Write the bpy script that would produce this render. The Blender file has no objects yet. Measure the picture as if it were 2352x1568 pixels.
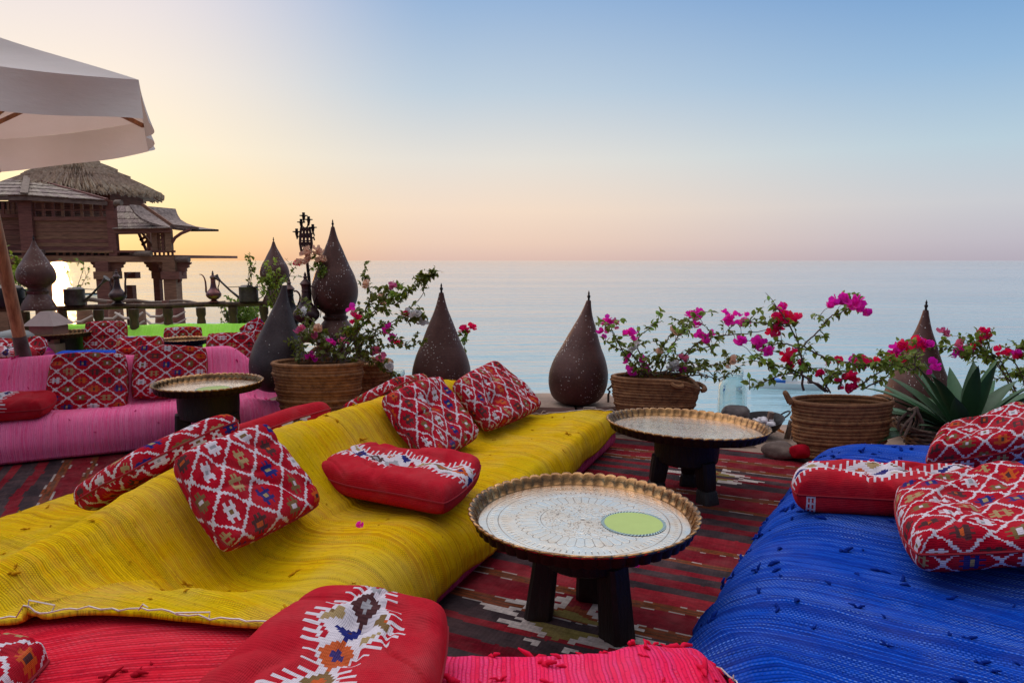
import bpy, math, random
import numpy as np
from mathutils import Vector, Matrix

random.seed(7)
R = math.radians
scene = bpy.context.scene

# ------------------------------------------------------------------ camera
CAM_H, PITCH, FOC = 1.3, R(6.765), 1568.0
cam_d = bpy.data.cameras.new('camera')
cam_d.sensor_width = 36.0
cam_d.lens = 24.0
cam_d.clip_start = 0.05
cam_d.clip_end = 90000.0
cam = bpy.data.objects.new('camera', cam_d)
cam.location = (0, 0, CAM_H)
cam.rotation_euler = (R(90) - PITCH, 0, 0)
scene.collection.objects.link(cam)
scene.camera = cam

scene.view_settings.view_transform = 'Standard'
scene.view_settings.look = 'None'
scene.view_settings.exposure = 0.13
scene.view_settings.gamma = 1.0
scene.view_settings.use_curve_mapping = False
scene.render.engine = 'CYCLES'
scene.cycles.max_bounces = 8
scene.cycles.transparent_max_bounces = 12
scene.cycles.sample_clamp_indirect = 6.0
scene.cycles.caustics_reflective = False
scene.cycles.caustics_refractive = False


def lin(c):
    def f(v):
        v /= 255.0
        return v / 12.92 if v <= 0.04045 else ((v + 0.055) / 1.055) ** 2.4
    return tuple(f(v) for v in c[:3])


class NT:
    """small helper for wiring shader nodes"""
    def __init__(s, tree):
        s.t = tree

    def n(s, typ, ins=None, **kw):
        nd = s.t.nodes.new(typ)
        for k, v in kw.items():
            setattr(nd, k, v)
        for k, v in (ins or {}).items():
            s.set(nd.inputs[k], v)
        return nd

    def set(s, sock, v):
        if isinstance(v, bpy.types.NodeSocket):
            s.t.links.new(v, sock)
        elif v is not None:
            if isinstance(v, (tuple, list)) and len(v) == 3 and sock.type == 'RGBA':
                v = (*v, 1)
            sock.default_value = v

    def m(s, op, a, b=None, c=None, clamp=False):
        nd = s.t.nodes.new('ShaderNodeMath')
        nd.operation = op
        nd.use_clamp = clamp
        for i, v in enumerate((a, b, c)):
            if v is not None:
                s.set(nd.inputs[i], v)
        return nd.outputs[0]

    def mix(s, fac, a, b, blend='MIX'):
        nd = s.t.nodes.new('ShaderNodeMix')
        nd.data_type = 'RGBA'
        nd.blend_type = blend
        s.set(nd.inputs[0], fac)
        s.set(nd.inputs[6], a)
        s.set(nd.inputs[7], b)
        return nd.outputs[2]

    def noise(s, vec, scale, detail=3.0, rough=0.55, dim='3D', dist=0.0):
        nd = s.n('ShaderNodeTexNoise', {'Scale': scale, 'Detail': detail, 'Roughness': rough, 'Distortion': dist}, noise_dimensions=dim)
        if vec is not None:
            s.set(nd.inputs['Vector'], vec)
        return nd.outputs[0]

    def map(s, v, a, b, c=0.0, d=1.0, smooth=False):
        nd = s.n('ShaderNodeMapRange', {0: v, 1: a, 2: b, 3: c, 4: d}, interpolation_type='SMOOTHSTEP' if smooth else 'LINEAR')
        return nd.outputs[0]

    def ramp(s, fac, pts):
        nd = s.n('ShaderNodeValToRGB')
        e = nd.color_ramp.elements
        while len(e) < len(pts):
            e.new(0.5)
        for el, (p, c) in zip(e, pts):
            el.position = p
            el.color = (*c, 1)
        s.set(nd.inputs[0], fac)
        return nd.outputs[0]

    def scale(s, vec, v3):
        nd = s.n('ShaderNodeVectorMath', {0: vec, 1: v3}, operation='MULTIPLY')
        return nd.outputs[0]


# ------------------------------------------------------------------ sky and sun
SUN_AZ = math.atan2(140 - 1176, 1568)       # from +Y towards +X (negative: left)
SUN_EL = R(2.3)
sun_dir = Vector((math.sin(SUN_AZ) * math.cos(SUN_EL), math.cos(SUN_AZ) * math.cos(SUN_EL), math.sin(SUN_EL)))

world = bpy.data.worlds.new('World')
scene.world = world
world.use_nodes = True
wt = NT(world.node_tree)
for nd in list(world.node_tree.nodes):
    world.node_tree.nodes.remove(nd)
SKY_AWAY = [(0, (180, 173, 186)), (.025, (190, 186, 197)), (.07, (199, 202, 209)), (.14, (182, 205, 219)), (.23, (146, 183, 218)), (.34, (103, 152, 206)), (.62, (196, 204, 216)), (1, (226, 226, 230))]
SKY_MID = [(0, (222, 190, 178)), (.025, (235, 205, 186)), (.07, (243, 219, 198)), (.14, (228, 223, 215)), (.23, (190, 206, 220)), (.34, (150, 180, 216)), (.62, (208, 212, 220)), (1, (226, 226, 230))]
SKY_SUN = [(0, (248, 188, 124)), (.025, (253, 208, 142)), (.07, (254, 227, 174)), (.14, (252, 236, 206)), (.23, (246, 233, 220)), (.34, (230, 222, 228)), (.62, (226, 224, 228)), (1, (226, 226, 230))]
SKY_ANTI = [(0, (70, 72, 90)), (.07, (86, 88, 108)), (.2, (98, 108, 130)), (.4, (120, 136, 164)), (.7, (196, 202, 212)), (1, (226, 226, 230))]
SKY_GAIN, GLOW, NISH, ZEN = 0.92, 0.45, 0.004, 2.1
tc = wt.n('ShaderNodeTexCoord')
dirv = wt.n('ShaderNodeVectorMath', {0: tc.outputs['Generated']}, operation='NORMALIZE').outputs[0]
sep = wt.n('ShaderNodeSeparateXYZ', {0: dirv})
hor = wt.n('ShaderNodeCombineXYZ', {0: sep.outputs[0], 1: sep.outputs[1], 2: 0.0})
horn = wt.n('ShaderNodeVectorMath', {0: hor.outputs[0]}, operation='NORMALIZE').outputs[0]
daz = wt.n('ShaderNodeVectorMath', {0: horn, 1: (math.sin(SUN_AZ), math.cos(SUN_AZ), 0)}, operation='DOT_PRODUCT').outputs['Value']
az = wt.m('MULTIPLY', wt.m('ARCCOSINE', wt.m('MINIMUM', wt.m('MAXIMUM', daz, -1.0), 1.0)), 180 / math.pi)
el = wt.m('MAXIMUM', sep.outputs[2], 0.0)
cols = [wt.ramp(el, [(p, lin(c)) for p, c in r]) for r in (SKY_SUN, SKY_MID, SKY_AWAY, SKY_ANTI)]
base = wt.mix(wt.map(az, 3, 29, smooth=True), cols[0], cols[1])
base = wt.mix(wt.map(az, 30, 74, smooth=True), base, cols[2])
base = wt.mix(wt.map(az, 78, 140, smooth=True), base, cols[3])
dsun = wt.n('ShaderNodeVectorMath', {0: dirv, 1: tuple(sun_dir)}, operation='DOT_PRODUCT').outputs['Value']
sepd = dsun
ang = wt.m('MULTIPLY', wt.m('ARCCOSINE', wt.m('MINIMUM', wt.m('MAXIMUM', dsun, -1.0), 1.0)), 180 / math.pi)
glow = wt.m('MULTIPLY', wt.m('EXPONENT', wt.m('DIVIDE', ang, -4.5)), GLOW)
gcol = wt.n('ShaderNodeVectorMath', {0: (1.0, 0.72, 0.36), 3: glow}, operation='SCALE').outputs[0]
skyt = wt.n('ShaderNodeTexSky', sky_type='NISHITA', sun_disc=False, sun_elevation=SUN_EL, sun_rotation=SUN_AZ % (2 * math.pi), altitude=0, air_density=1.0, dust_density=1.2, ozone_density=2.0)
nis = wt.n('ShaderNodeVectorMath', {0: skyt.outputs[0], 3: NISH}, operation='SCALE').outputs[0]
zen = wt.m('MULTIPLY', wt.map(el, .33, .8, 0, 1, True), wt.map(sepd, -.7, .75, .35 * ZEN - 1, 1.5 * ZEN - 1, True))  # gain added to the unseen upper sky to lift the foreground, dimmer opposite the sun
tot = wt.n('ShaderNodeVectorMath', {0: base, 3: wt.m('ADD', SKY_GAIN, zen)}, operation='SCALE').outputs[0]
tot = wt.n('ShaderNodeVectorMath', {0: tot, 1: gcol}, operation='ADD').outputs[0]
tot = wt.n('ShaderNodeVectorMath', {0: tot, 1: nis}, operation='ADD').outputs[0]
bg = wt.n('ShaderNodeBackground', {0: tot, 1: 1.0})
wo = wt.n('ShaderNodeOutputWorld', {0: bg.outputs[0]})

sun_l = bpy.data.lights.new('sun', 'SUN')
sun_l.energy = 0.8
sun_l.angle = R(0.6)
sun_l.color = (1.0, 0.50, 0.17)
sun_o = bpy.data.objects.new('sun', sun_l)
sun_o.rotation_euler = (-sun_dir).to_track_quat('-Z', 'Y').to_euler()
sun_o.location = (0, 0, 30)
scene.collection.objects.link(sun_o)

# ------------------------------------------------------------------ helpers
Cp, Sp = math.cos(PITCH), math.sin(PITCH)


def ray(px, py):
    x = (px - 1176.0) / FOC
    y = (784.0 - py) / FOC
    return Vector((x, Cp + y * Sp, -Sp + y * Cp))


def at(px, py, Y=None, z=None):
    r = ray(px, py)
    k = Y / r.y if Y is not None else (z - CAM_H) / r.z
    return Vector((r.x * k, r.y * k, CAM_H + r.z * k))


def tag(o, label=None, cat=None, group=None, kind=None):
    if label: o['label'] = label
    if cat: o['category'] = cat
    if group: o['group'] = group
    if kind: o['kind'] = kind
    return o


def link(o, parent=None):
    scene.collection.objects.link(o)
    if parent is not None:
        o.parent = parent
    return o


def empty(name, loc, label, cat, group=None, rot=(0, 0, 0)):
    o = bpy.data.objects.new(name, None)
    o.empty_display_size = 0.1
    o.location = loc
    o.rotation_euler = rot
    link(o)
    return tag(o, label, cat, group)


_tab = np.random.RandomState(3).rand(512, 512)


def vn(x, y, seed=0):
    x = np.asarray(x, float) + seed * 17.13
    y = np.asarray(y, float) + seed * 7.71
    xi = np.floor(x).astype(int); yi = np.floor(y).astype(int)
    fx = x - xi; fy = y - yi
    fx = fx * fx * (3 - 2 * fx); fy = fy * fy * (3 - 2 * fy)
    a = _tab[xi % 512, yi % 512]; b = _tab[(xi + 1) % 512, yi % 512]
    c = _tab[xi % 512, (yi + 1) % 512]; d = _tab[(xi + 1) % 512, (yi + 1) % 512]
    return (a * (1 - fx) + b * fx) * (1 - fy) + (c * (1 - fx) + d * fx) * fy - 0.5


def fbm(x, y, seed=0, o=4):
    s = 0; a = 1.0
    for i in range(o):
        s = s + a * vn(np.asarray(x) * 2 ** i, np.asarray(y) * 2 ** i, seed + i * 3)
        a *= 0.5
    return s


class MB:
    """collects shapes into one mesh"""
    def __init__(s):
        s.v = []; s.f = []; s.mi = []; s.cur = 0

    def add(s, vs, fs):
        o = len(s.v)
        s.v.extend([tuple(p) for p in vs])
        for f in fs:
            s.f.append(tuple(i + o for i in f)); s.mi.append(s.cur)
        return s

    def box(s, c, size, rz=0.0, M=None, jit=0.0):
        x, y, z = (d / 2 for d in size)
        pts = [Vector((a * x, b * y, g * z)) for g in (-1, 1) for b in (-1, 1) for a in (-1, 1)]
        if jit: pts = [p + Vector([random.uniform(-jit, jit) for _ in range(3)]) for p in pts]
        mt = M if M is not None else Matrix.Rotation(rz, 3, 'Z')
        pts = [mt @ p + Vector(c) for p in pts]
        return s.add(pts, [(0, 2, 3, 1), (4, 5, 7, 6), (0, 1, 5, 4), (2, 6, 7, 3), (0, 4, 6, 2), (1, 3, 7, 5)])

    def beam(s, a, b, w, h=None):
        a = Vector(a); b = Vector(b); h = h or w
        d = b - a; L = d.length; d.normalize()
        up = Vector((0, 0, 1)) if abs(d.z) < .95 else Vector((0, 1, 0))
        sx = d.cross(up).normalized(); uz = sx.cross(d)
        M = Matrix((sx, d, uz)).transposed()
        return s.box((a + b) / 2, (w, L, h), M=M)

    def tube(s, pts, rad, n=6, cap=True):
        pts = [Vector(p) for p in pts]
        if not hasattr(rad, '__len__'): rad = [rad] * len(pts)
        vs = []; fs = []
        prev = None
        for i, p in enumerate(pts):
            d = (pts[min(i + 1, len(pts) - 1)] - pts[max(i - 1, 0)])
            if d.length < 1e-9: d = Vector((0, 0, 1))
            d.normalize()
            if prev is None:
                up = Vector((0, 0, 1)) if abs(d.z) < .9 else Vector((1, 0, 0))
                sx = d.cross(up).normalized()
            else:
                sx = (prev - d * prev.dot(d))
                sx = sx.normalized() if sx.length > 1e-6 else d.orthogonal().normalized()
            prev = sx
            sy = d.cross(sx)
            for k in range(n):
                a = 2 * math.pi * k / n
                vs.append(p + (sx * math.cos(a) + sy * math.sin(a)) * rad[i])
        for i in range(len(pts) - 1):
            for k in range(n):
                k2 = (k + 1) % n
                fs.append((i * n + k, i * n + k2, (i + 1) * n + k2, (i + 1) * n + k))
        if cap:
            fs.append(tuple(range(n))[::-1]); fs.append(tuple((len(pts) - 1) * n + k for k in range(n)))
        return s.add(vs, fs)

    def lathe(s, prof, n=32, c=(0, 0, 0), M=None, warp=None, closed=False):
        vs = []; fs = []
        for (r, z) in prof:
            for k in range(n):
                a = 2 * math.pi * k / n
                p = Vector((r * math.cos(a), r * math.sin(a), z))
                if warp: p = warp(p)
                if M is not None: p = M @ p
                vs.append(p + Vector(c))
        m = len(prof)
        for i in range(m - 1 + (1 if closed else 0)):
            i2 = (i + 1) % m
            for k in range(n):
                k2 = (k + 1) % n
                fs.append((i * n + k, i * n + k2, i2 * n + k2, i2 * n + k))
        if not closed:
            if prof[0][0] > 1e-4: fs.append(tuple(range(n))[::-1])
            if prof[-1][0] > 1e-4: fs.append(tuple((m - 1) * n + k for k in range(n)))
        return s.add(vs, fs)

    def build(s, name, mat, parent=None, smooth=True, loc=None):
        me = bpy.data.meshes.new(name)
        me.from_pydata(s.v, [], s.f)
        mats = mat if isinstance(mat, (list, tuple)) else [mat]
        for m_ in mats: me.materials.append(m_)
        if len(mats) > 1: me.polygons.foreach_set('material_index', s.mi)
        if smooth:
            me.polygons.foreach_set('use_smooth', [True] * len(me.polygons))
            try: me.set_sharp_from_angle(angle=R(40))
            except Exception: pass
        me.update()
        o = bpy.data.objects.new(name, me)
        if loc is not None: o.location = loc
        return link(o, parent)


def grid_faces(ni, nj, wrap_j=False):
    i = np.arange(ni - 1)[:, None]; jn = nj if wrap_j else nj - 1
    j = np.arange(jn)[None, :]
    j2 = (j + 1) % nj
    return np.stack([i * nj + j + 0 * i, (i + 1) * nj + j, (i + 1) * nj + j2 + 0 * i, i * nj + j2 + 0 * i], -1).reshape(-1, 4)


def np_mesh(name, V, F, mat, parent=None, uv=None, fcol=None, smooth=True, loc=None):
    """quads from numpy arrays; uv per vertex, fcol one colour per face"""
    me = bpy.data.meshes.new(name)
    nf = len(F)
    me.vertices.add(len(V)); me.vertices.foreach_set('co', np.asarray(V, np.float32).ravel())
    me.loops.add(nf * 4); me.loops.foreach_set('vertex_index', np.asarray(F, np.int32).ravel())
    me.polygons.add(nf); me.polygons.foreach_set('loop_start', np.arange(0, nf * 4, 4, dtype=np.int32))
    if uv is not None:
        l = me.uv_layers.new(name='UVMap')
        l.data.foreach_set('uv', np.asarray(uv, np.float32)[np.asarray(F).ravel()].ravel())
    if fcol is not None:
        ca = me.color_attributes.new('Col', 'FLOAT_COLOR', 'CORNER')
        c4 = np.ones((nf, 4), np.float32); c4[:, :3] = fcol
        ca.data.foreach_set('color', np.repeat(c4, 4, 0).ravel())
    me.polygons.foreach_set('use_smooth', np.full(nf, smooth))
    me.materials.append(mat)
    me.update(calc_edges=True)
    me.validate()
    o = bpy.data.objects.new(name, me)
    if loc is not None: o.location = loc
    return link(o, parent)


# ------------------------------------------------------------------ materials
def new_mat(name):
    m = bpy.data.materials.new(name)
    m.use_nodes = True
    t = m.node_tree
    b = t.nodes['Principled BSDF']
    return m, NT(t), b


def simple_mat(name, col, rough=0.7, metal=0.0, var=0.25, nscale=8.0, bump=0.0, bscale=40.0, stretch=(1, 1, 1), spec=0.4, col2=None, objrand=0.0):
    m, t, b = new_mat(name)
    tc = t.n('ShaderNodeTexCoord')
    v = t.scale(tc.outputs['Object'], stretch)
    nz = t.noise(v, nscale, 5, 0.65)
    c2 = col2 or tuple(x * (1 - var) for x in col)
    c = t.mix(t.map(nz, .3, .72), c2, col)
    if objrand:
        oi = t.n('ShaderNodeObjectInfo')
        h = t.n('ShaderNodeHueSaturation', {'Hue': t.map(oi.outputs['Random'], 0, 1, .5 - objrand * .12, .5 + objrand * .12), 'Value': t.map(oi.outputs['Random'], 0, 1, 1 - objrand, 1 + objrand), 'Color': c})
        c = h.outputs[0]
    t.set(b.inputs['Base Color'], c)
    b.inputs['Roughness'].default_value = rough
    b.inputs['Metallic'].default_value = metal
    b.inputs['Specular IOR Level'].default_value = spec
    if bump:
        bn = t.n('ShaderNodeBump', {'Strength': min(1.0, bump), 'Distance': 0.01 * max(1, bump), 'Height': t.noise(v, bscale, 4, .6)})
        t.set(b.inputs['Normal'], bn.outputs[0])
    return m


def cloth_col_mat(name, rough=0.92, weave=260.0, bump=0.55):
    """woven cloth coloured stitch by stitch from the mesh"""
    m, t, b = new_mat(name)
    ca = t.n('ShaderNodeVertexColor', layer_name='Col')
    tc = t.n('ShaderNodeTexCoord')
    uv = tc.outputs['UV']
    s = t.n('ShaderNodeSeparateXYZ', {0: uv})
    w = t.m('ADD', t.m('SINE', t.m('MULTIPLY', s.outputs[0], weave * 6.28)), t.m('SINE', t.m('MULTIPLY', s.outputs[1], weave * 6.28 * .5)))
    nz = t.noise(uv, 60, 3, .6)
    nz2 = t.noise(uv, 7, 2, .6)
    c = t.mix(t.map(nz, .3, .8, 0, .35), ca.outputs[0], t.mix(1.0, ca.outputs[0], (.55, .55, .58), 'MULTIPLY'))
    c = t.mix(t.map(nz2, .42, .75, 0, .2), c, t.mix(.6, c, (.42, .2, .19)))
    t.set(b.inputs['Base Color'], c)
    b.inputs['Roughness'].default_value = rough
    b.inputs['Specular IOR Level'].default_value = 0.08
    h = t.m('ADD', t.m('MULTIPLY', w, .25), t.m('ADD', t.m('MULTIPLY', nz, 1.2), t.m('MULTIPLY', t.noise(uv, 16, 4, .6, dist=1.2), 4.0)))
    bn = t.n('ShaderNodeBump', {'Strength': bump, 'Distance': .003, 'Height': h})
    t.set(b.inputs['Normal'], bn.outputs[0])
    return m


def rag_mat(name, cols, dash=None, dash_amt=0.0, row=0.011, dark=(.3, .22, .05), dark_amt=.35, sheen=.15, patch=None, bumpd=.004, fade=.09):
    """hand woven rag rug: fat weft rows across u, warp stitches along v (uv in metres)"""
    m, t, b = new_mat(name)
    tc = t.n('ShaderNodeTexCoord')
    uv = tc.outputs['UV']
    wob = t.noise(uv, 5, 3, .6)
    wob2 = t.noise(t.scale(uv, (40, 3, 1)), 1.0, 2, .5)
    s = t.n('ShaderNodeSeparateXYZ', {0: uv})
    u = t.m('ADD', s.outputs[0], t.m('ADD', t.m('MULTIPLY', wob, .03), t.m('MULTIPLY', wob2, .004)))
    r = t.m('DIVIDE', u, row)
    fr = t.m('FRACT', r)
    fl = t.m('FLOOR', r)
    rnd = t.n('ShaderNodeTexWhiteNoise', {'W': fl}, noise_dimensions='1D').outputs[0]
    prof = t.m('SINE', t.m('MULTIPLY', fr, math.pi))
    r4 = t.m('DIVIDE', t.m('ADD', u, t.m('MULTIPLY', wob2, .012)), row * 3.7)
    fat = t.m('MULTIPLY', t.m('SINE', t.m('MULTIPLY', t.m('FRACT', r4), math.pi)), t.n('ShaderNodeTexWhiteNoise', {'W': t.m('FLOOR', r4)}, noise_dimensions='1D').outputs[0])
    # slubs along the row
    along = t.n('ShaderNodeCombineXYZ', {0: t.m('MULTIPLY', fl, 3.7), 1: t.m('MULTIPLY', s.outputs[1], 16.0), 2: 0.0})
    slub = t.noise(along.outputs[0], 1.0, 2, .6)
    vv = t.m('ADD', t.m('DIVIDE', s.outputs[1], row * 1.25), t.m('MULTIPLY', fl, .5))
    fv = t.m('FRACT', vv)
    stitch = t.m('SINE', t.m('MULTIPLY', fv, math.pi))
    c = t.ramp(t.m('ADD', t.m('MULTIPLY', rnd, .55), t.m('MULTIPLY', slub, .5)), [(i / (len(cols) - 1) * .8 + .1, cc) for i, cc in enumerate(cols)])
    if patch:
        c = t.mix(t.map(t.noise(uv, 1.6, 2, .5), .42, .62, 0, .9, True), c, t.mix(.5, c, patch))
    gap = t.m('MULTIPLY', t.map(prof, .1, .6, 1, 0), t.map(slub, .35, .6, .2, 1))
    c = t.mix(t.m('MULTIPLY', gap, dark_amt, clamp=True), c, dark)
    rowband = t.map(t.n('ShaderNodeTexWhiteNoise', {'W': t.m('ADD', t.m('FLOOR', t.m('DIVIDE', r, 3)), 31.7)}, noise_dimensions='1D').outputs[0], .72, .78, 0, 1)
    c = t.mix(t.m('MULTIPLY', t.m('MULTIPLY', rowband, t.map(stitch, .25, .6, 1, .15)), dark_amt * .8), c, dark)
    if dash:
        dm = t.m('MULTIPLY', t.map(stitch, .55, .8), t.map(t.m('ABSOLUTE', t.m('SUBTRACT', fr, .5)), .12, .3, 1, 0))
        dm = t.m('MULTIPLY', dm, t.map(t.noise(uv, 3, 3, .6), .40, .62, .12, 1))
        dm = t.m('MULTIPLY', dm, t.m('MULTIPLY', t.map(rnd, .3, .5, .25, 1), t.map(slub, .35, .6, .35, 1)))
        c = t.mix(t.m('MULTIPLY', dm, dash_amt), c, dash)
    c = t.mix(t.map(t.noise(uv, 2.4, 4, .65), .45, .75, 0, fade), c, t.mix(.75, c, (.42, .36, .30)))
    c = t.mix(t.map(t.noise(uv, 85, 3, .6), .60, .70, 0, .45), c, dark)
    t.set(b.inputs['Base Color'], c)
    b.inputs['Roughness'].default_value = .95
    b.inputs['Specular IOR Level'].default_value = .06
    fib = t.noise(uv, 420, 2, .7)
    h = t.m('ADD', t.m('MULTIPLY', prof, t.m('ADD', .25, t.m('MULTIPLY', rnd, .6))), t.m('ADD', t.m('MULTIPLY', stitch, .14), t.m('ADD', t.m('ADD', t.m('MULTIPLY', slub, .8), t.m('MULTIPLY', fat, 1.5)), t.m('MULTIPLY', fib, .4))))
    bn = t.n('ShaderNodeBump', {'Strength': .9, 'Distance': bumpd, 'Height': h})
    t.set(b.inputs['Normal'], bn.outputs[0])
    return m


M = {}
M['kilim'] = cloth_col_mat('kilim_cloth')
M['carpet'] = cloth_col_mat('carpet_wool', .97, 120, .6)
M['yellow_rag'] = rag_mat('yellow_rag', [lin((180, 120, 3)), lin((218, 162, 3)), lin((230, 184, 6)), lin((208, 156, 3))], row=.0066, dark=lin((112, 72, 8)), dark_amt=.55, patch=lin((204, 178, 6)), fade=.22)
M['blue_rag'] = rag_mat('blue_rag', [lin((2, 26, 100)), lin((3, 52, 154)), lin((5, 70, 180)), lin((2, 40, 130))], dash=lin((140, 170, 220)), dash_amt=.62, row=.0098, dark=lin((2, 18, 74)), dark_amt=.6)
M['red_rag'] = rag_mat('red_rag', [lin((150, 10, 34)), lin((206, 24, 44)), lin((222, 40, 60)), lin((184, 18, 44))], dash=lin((214, 120, 132)), dash_amt=.35, row=.0105, dark=lin((88, 4, 20)), dark_amt=.55)
M['rose_rag'] = rag_mat('rose_rag', [lin((206, 18, 66)), lin((236, 36, 84)), lin((232, 52, 110)), lin((226, 30, 60))], dash=lin((216, 110, 150)), dash_amt=.45, row=.0105, dark=lin((120, 6, 50)), dark_amt=.5, patch=lin((240, 30, 50)))
M['pink_rag'] = rag_mat('pink_rag', [lin((246, 80, 138)), lin((253, 114, 164)), lin((253, 130, 176)), lin((250, 96, 150))], dash=lin((226, 60, 126)), dash_amt=.3, row=.010, dark=lin((190, 30, 100)), dark_amt=.4)
M['mauve_rag'] = rag_mat('mauve_rag', [lin((160, 50, 90)), lin((196, 72, 118)), lin((206, 84, 130)), lin((180, 56, 104))], row=.012, dark=lin((84, 16, 50)), dark_amt=.5)
M['lime_rag'] = rag_mat('lime_rag', [lin((160, 244, 60)), lin((180, 252, 90)), lin((186, 254, 100)), lin((170, 248, 76))], row=.014, dark=lin((90, 170, 30)), dark_amt=.3)
M['plum_rag'] = rag_mat('plum_rag', [lin((150, 30, 110)), lin((190, 50, 140)), lin((180, 44, 130))], row=.014, dark=lin((90, 16, 70)))
M['thread'] = simple_mat('pale_thread', lin((222, 206, 196)), .9)
for k, c in (('yellow', (196, 138, 6)), ('blue', (4, 38, 126)), ('red', (176, 14, 36)), ('rose', (226, 24, 64)), ('pink', (216, 34, 112)), ('mauve', (150, 40, 92)), ('lime', (130, 220, 50))):
    M['knot_' + k] = simple_mat(k + '_knot', lin(c), .95, var=.3, nscale=60, spec=.1)
M['seam'] = simple_mat('seam_cord', lin((150, 22, 36)), .9)
M['wood_black'] = simple_mat('black_wood', lin((40, 28, 24)), .55, var=.5, nscale=6, bump=.6, bscale=14, stretch=(7, 7, 1), col2=lin((16, 11, 10)))
M['wood_brown'] = simple_mat('brown_wood', lin((104, 66, 46)), .75, var=.4, nscale=5, bump=.6, bscale=12, stretch=(6, 6, 1), col2=lin((58, 34, 24)))
M['wood_hut'] = simple_mat('hut_wood', lin((156, 108, 88)), .85, nscale=3, bump=.8, bscale=6, stretch=(1, 1, 9), col2=lin((104, 68, 56)), objrand=.16)
M['wood_grey'] = simple_mat('weathered_wood', lin((142, 118, 106)), .85, nscale=4, bump=.8, bscale=8, stretch=(1, 5, 5), col2=lin((84, 66, 58)), objrand=.14)
M['shingle'] = simple_mat('wood_shingle', lin((176, 154, 142)), .9, nscale=5, bump=.7, bscale=9, stretch=(4, 1, 1), col2=lin((88, 70, 62)), objrand=.2)
M['thatch'] = simple_mat('straw_thatch', lin((214, 190, 166)), .95, nscale=9, var=.4, col2=lin((140, 118, 100)), objrand=.1)
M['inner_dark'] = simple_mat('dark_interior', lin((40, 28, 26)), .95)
M['pole_wood'] = simple_mat('pole_wood', lin((196, 138, 94)), .55, nscale=6, bump=.4, bscale=10, stretch=(6, 6, .8), col2=lin((124, 74, 44)))
M['rail_wood'] = simple_mat('rail_wood', lin((104, 72, 50)), .7, nscale=6, bump=.7, bscale=12, stretch=(4, 4, 1), col2=lin((56, 38, 28)))
M['black_iron'] = simple_mat('black_iron', lin((44, 40, 42)), .5, .6, nscale=12, bump=.3)
M['copper'] = simple_mat('old_copper', lin((150, 92, 76)), .32, .85, nscale=7, col2=lin((84, 62, 70)), bump=.25, bscale=18)
M['bronze'] = simple_mat('dark_bronze', lin((96, 70, 66)), .42, .7, nscale=7, col2=lin((50, 40, 44)), bump=.3, bscale=18)
M['tin'] = simple_mat('old_tin', lin((104, 96, 92)), .5, .6, nscale=9, col2=lin((62, 48, 44)), bump=.3, bscale=14)
M['stone_grey'] = simple_mat('grey_stone', lin((128, 116, 112)), .9, nscale=9, bump=1.0, bscale=22, col2=lin((78, 70, 68)))
M['stone_brown'] = simple_mat('brown_stone', lin((122, 102, 92)), .9, nscale=9, bump=1.0, bscale=22, col2=lin((76, 58, 52)))
M['salt'] = simple_mat('pale_crystal', lin((226, 216, 220)), .5, nscale=14, var=.2, bump=.6, bscale=30)
M['terrace'] = simple_mat('terrace_stone', lin((168, 140, 122)), .95, nscale=3, bump=1.0, bscale=18, col2=lin((112, 90, 78)))
M['cliff'] = simple_mat('cliff_rock', lin((150, 122, 100)), .95, nscale=.8, bump=1.0, bscale=3, col2=lin((92, 74, 62)))
M['clay'] = simple_mat('clay', lin((166, 118, 98)), .85, nscale=10, var=.2, bump=.3)
M['clay_grey'] = simple_mat('grey_clay', lin((160, 138, 132)), .8, nscale=10, var=.2)
M['pot_grey'] = simple_mat('grey_glaze', lin((118, 116, 114)), .5, nscale=8, var=.25)
M['stem'] = simple_mat('woody_stem', lin((112, 92, 80)), .9, nscale=20, bump=.5, col2=lin((70, 52, 44)))
M['soil'] = simple_mat('soil', lin((64, 46, 36)), 1.0, nscale=20, bump=1.0)
M['twig'] = simple_mat('grey_twig', lin((138, 112, 96)), .9, nscale=20, bump=.6, col2=lin((82, 62, 52)))
M['reed'] = simple_mat('orange_reed', lin((206, 132, 72)), .8, nscale=14, var=.3, stretch=(8, 8, .6))
M['bone'] = simple_mat('pale_driftwood', lin((206, 186, 172)), .8, nscale=10, var=.2)
M['boat_white'] = simple_mat('boat_white', lin((226, 226, 226)), .4, nscale=2, var=.08)
M['boat_blue'] = simple_mat('boat_blue', lin((40, 104, 190)), .5, var=.1)
M['boat_dark'] = simple_mat('boat_dark', lin((64, 66, 72)), .6, var=.2)


def leaf_mat(name, col, trans=.35, vary=.25):
    m, t, b = new_mat(name)
    oi = t.n('ShaderNodeObjectInfo')
    tc = t.n('ShaderNodeTexCoord')
    nz = t.noise(tc.outputs['Object'], 30, 3, .6)
    h = t.n('ShaderNodeHueSaturation', {'Hue': t.map(oi.outputs['Random'], 0, 1, .5 - .1 * vary, .5 + .06 * vary), 'Value': t.map(oi.outputs['Random'], 0, 1, 1 - vary, 1 + vary), 'Color': t.mix(t.map(nz, .3, .7, 0, .4), col, tuple(x * .6 for x in col))})
    t.set(b.inputs['Base Color'], h.outputs[0])
    b.inputs['Roughness'].default_value = .5
    b.inputs['Specular IOR Level'].default_value = .35
    tr = t.n('ShaderNodeBsdfTranslucent', {0: h.outputs[0]})
    mx = t.n('ShaderNodeMixShader', {0: trans, 1: b.outputs[0], 2: tr.outputs[0]})
    out = m.node_tree.nodes['Material Output']
    t.set(out.inputs[0], mx.outputs[0])
    return m


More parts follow.
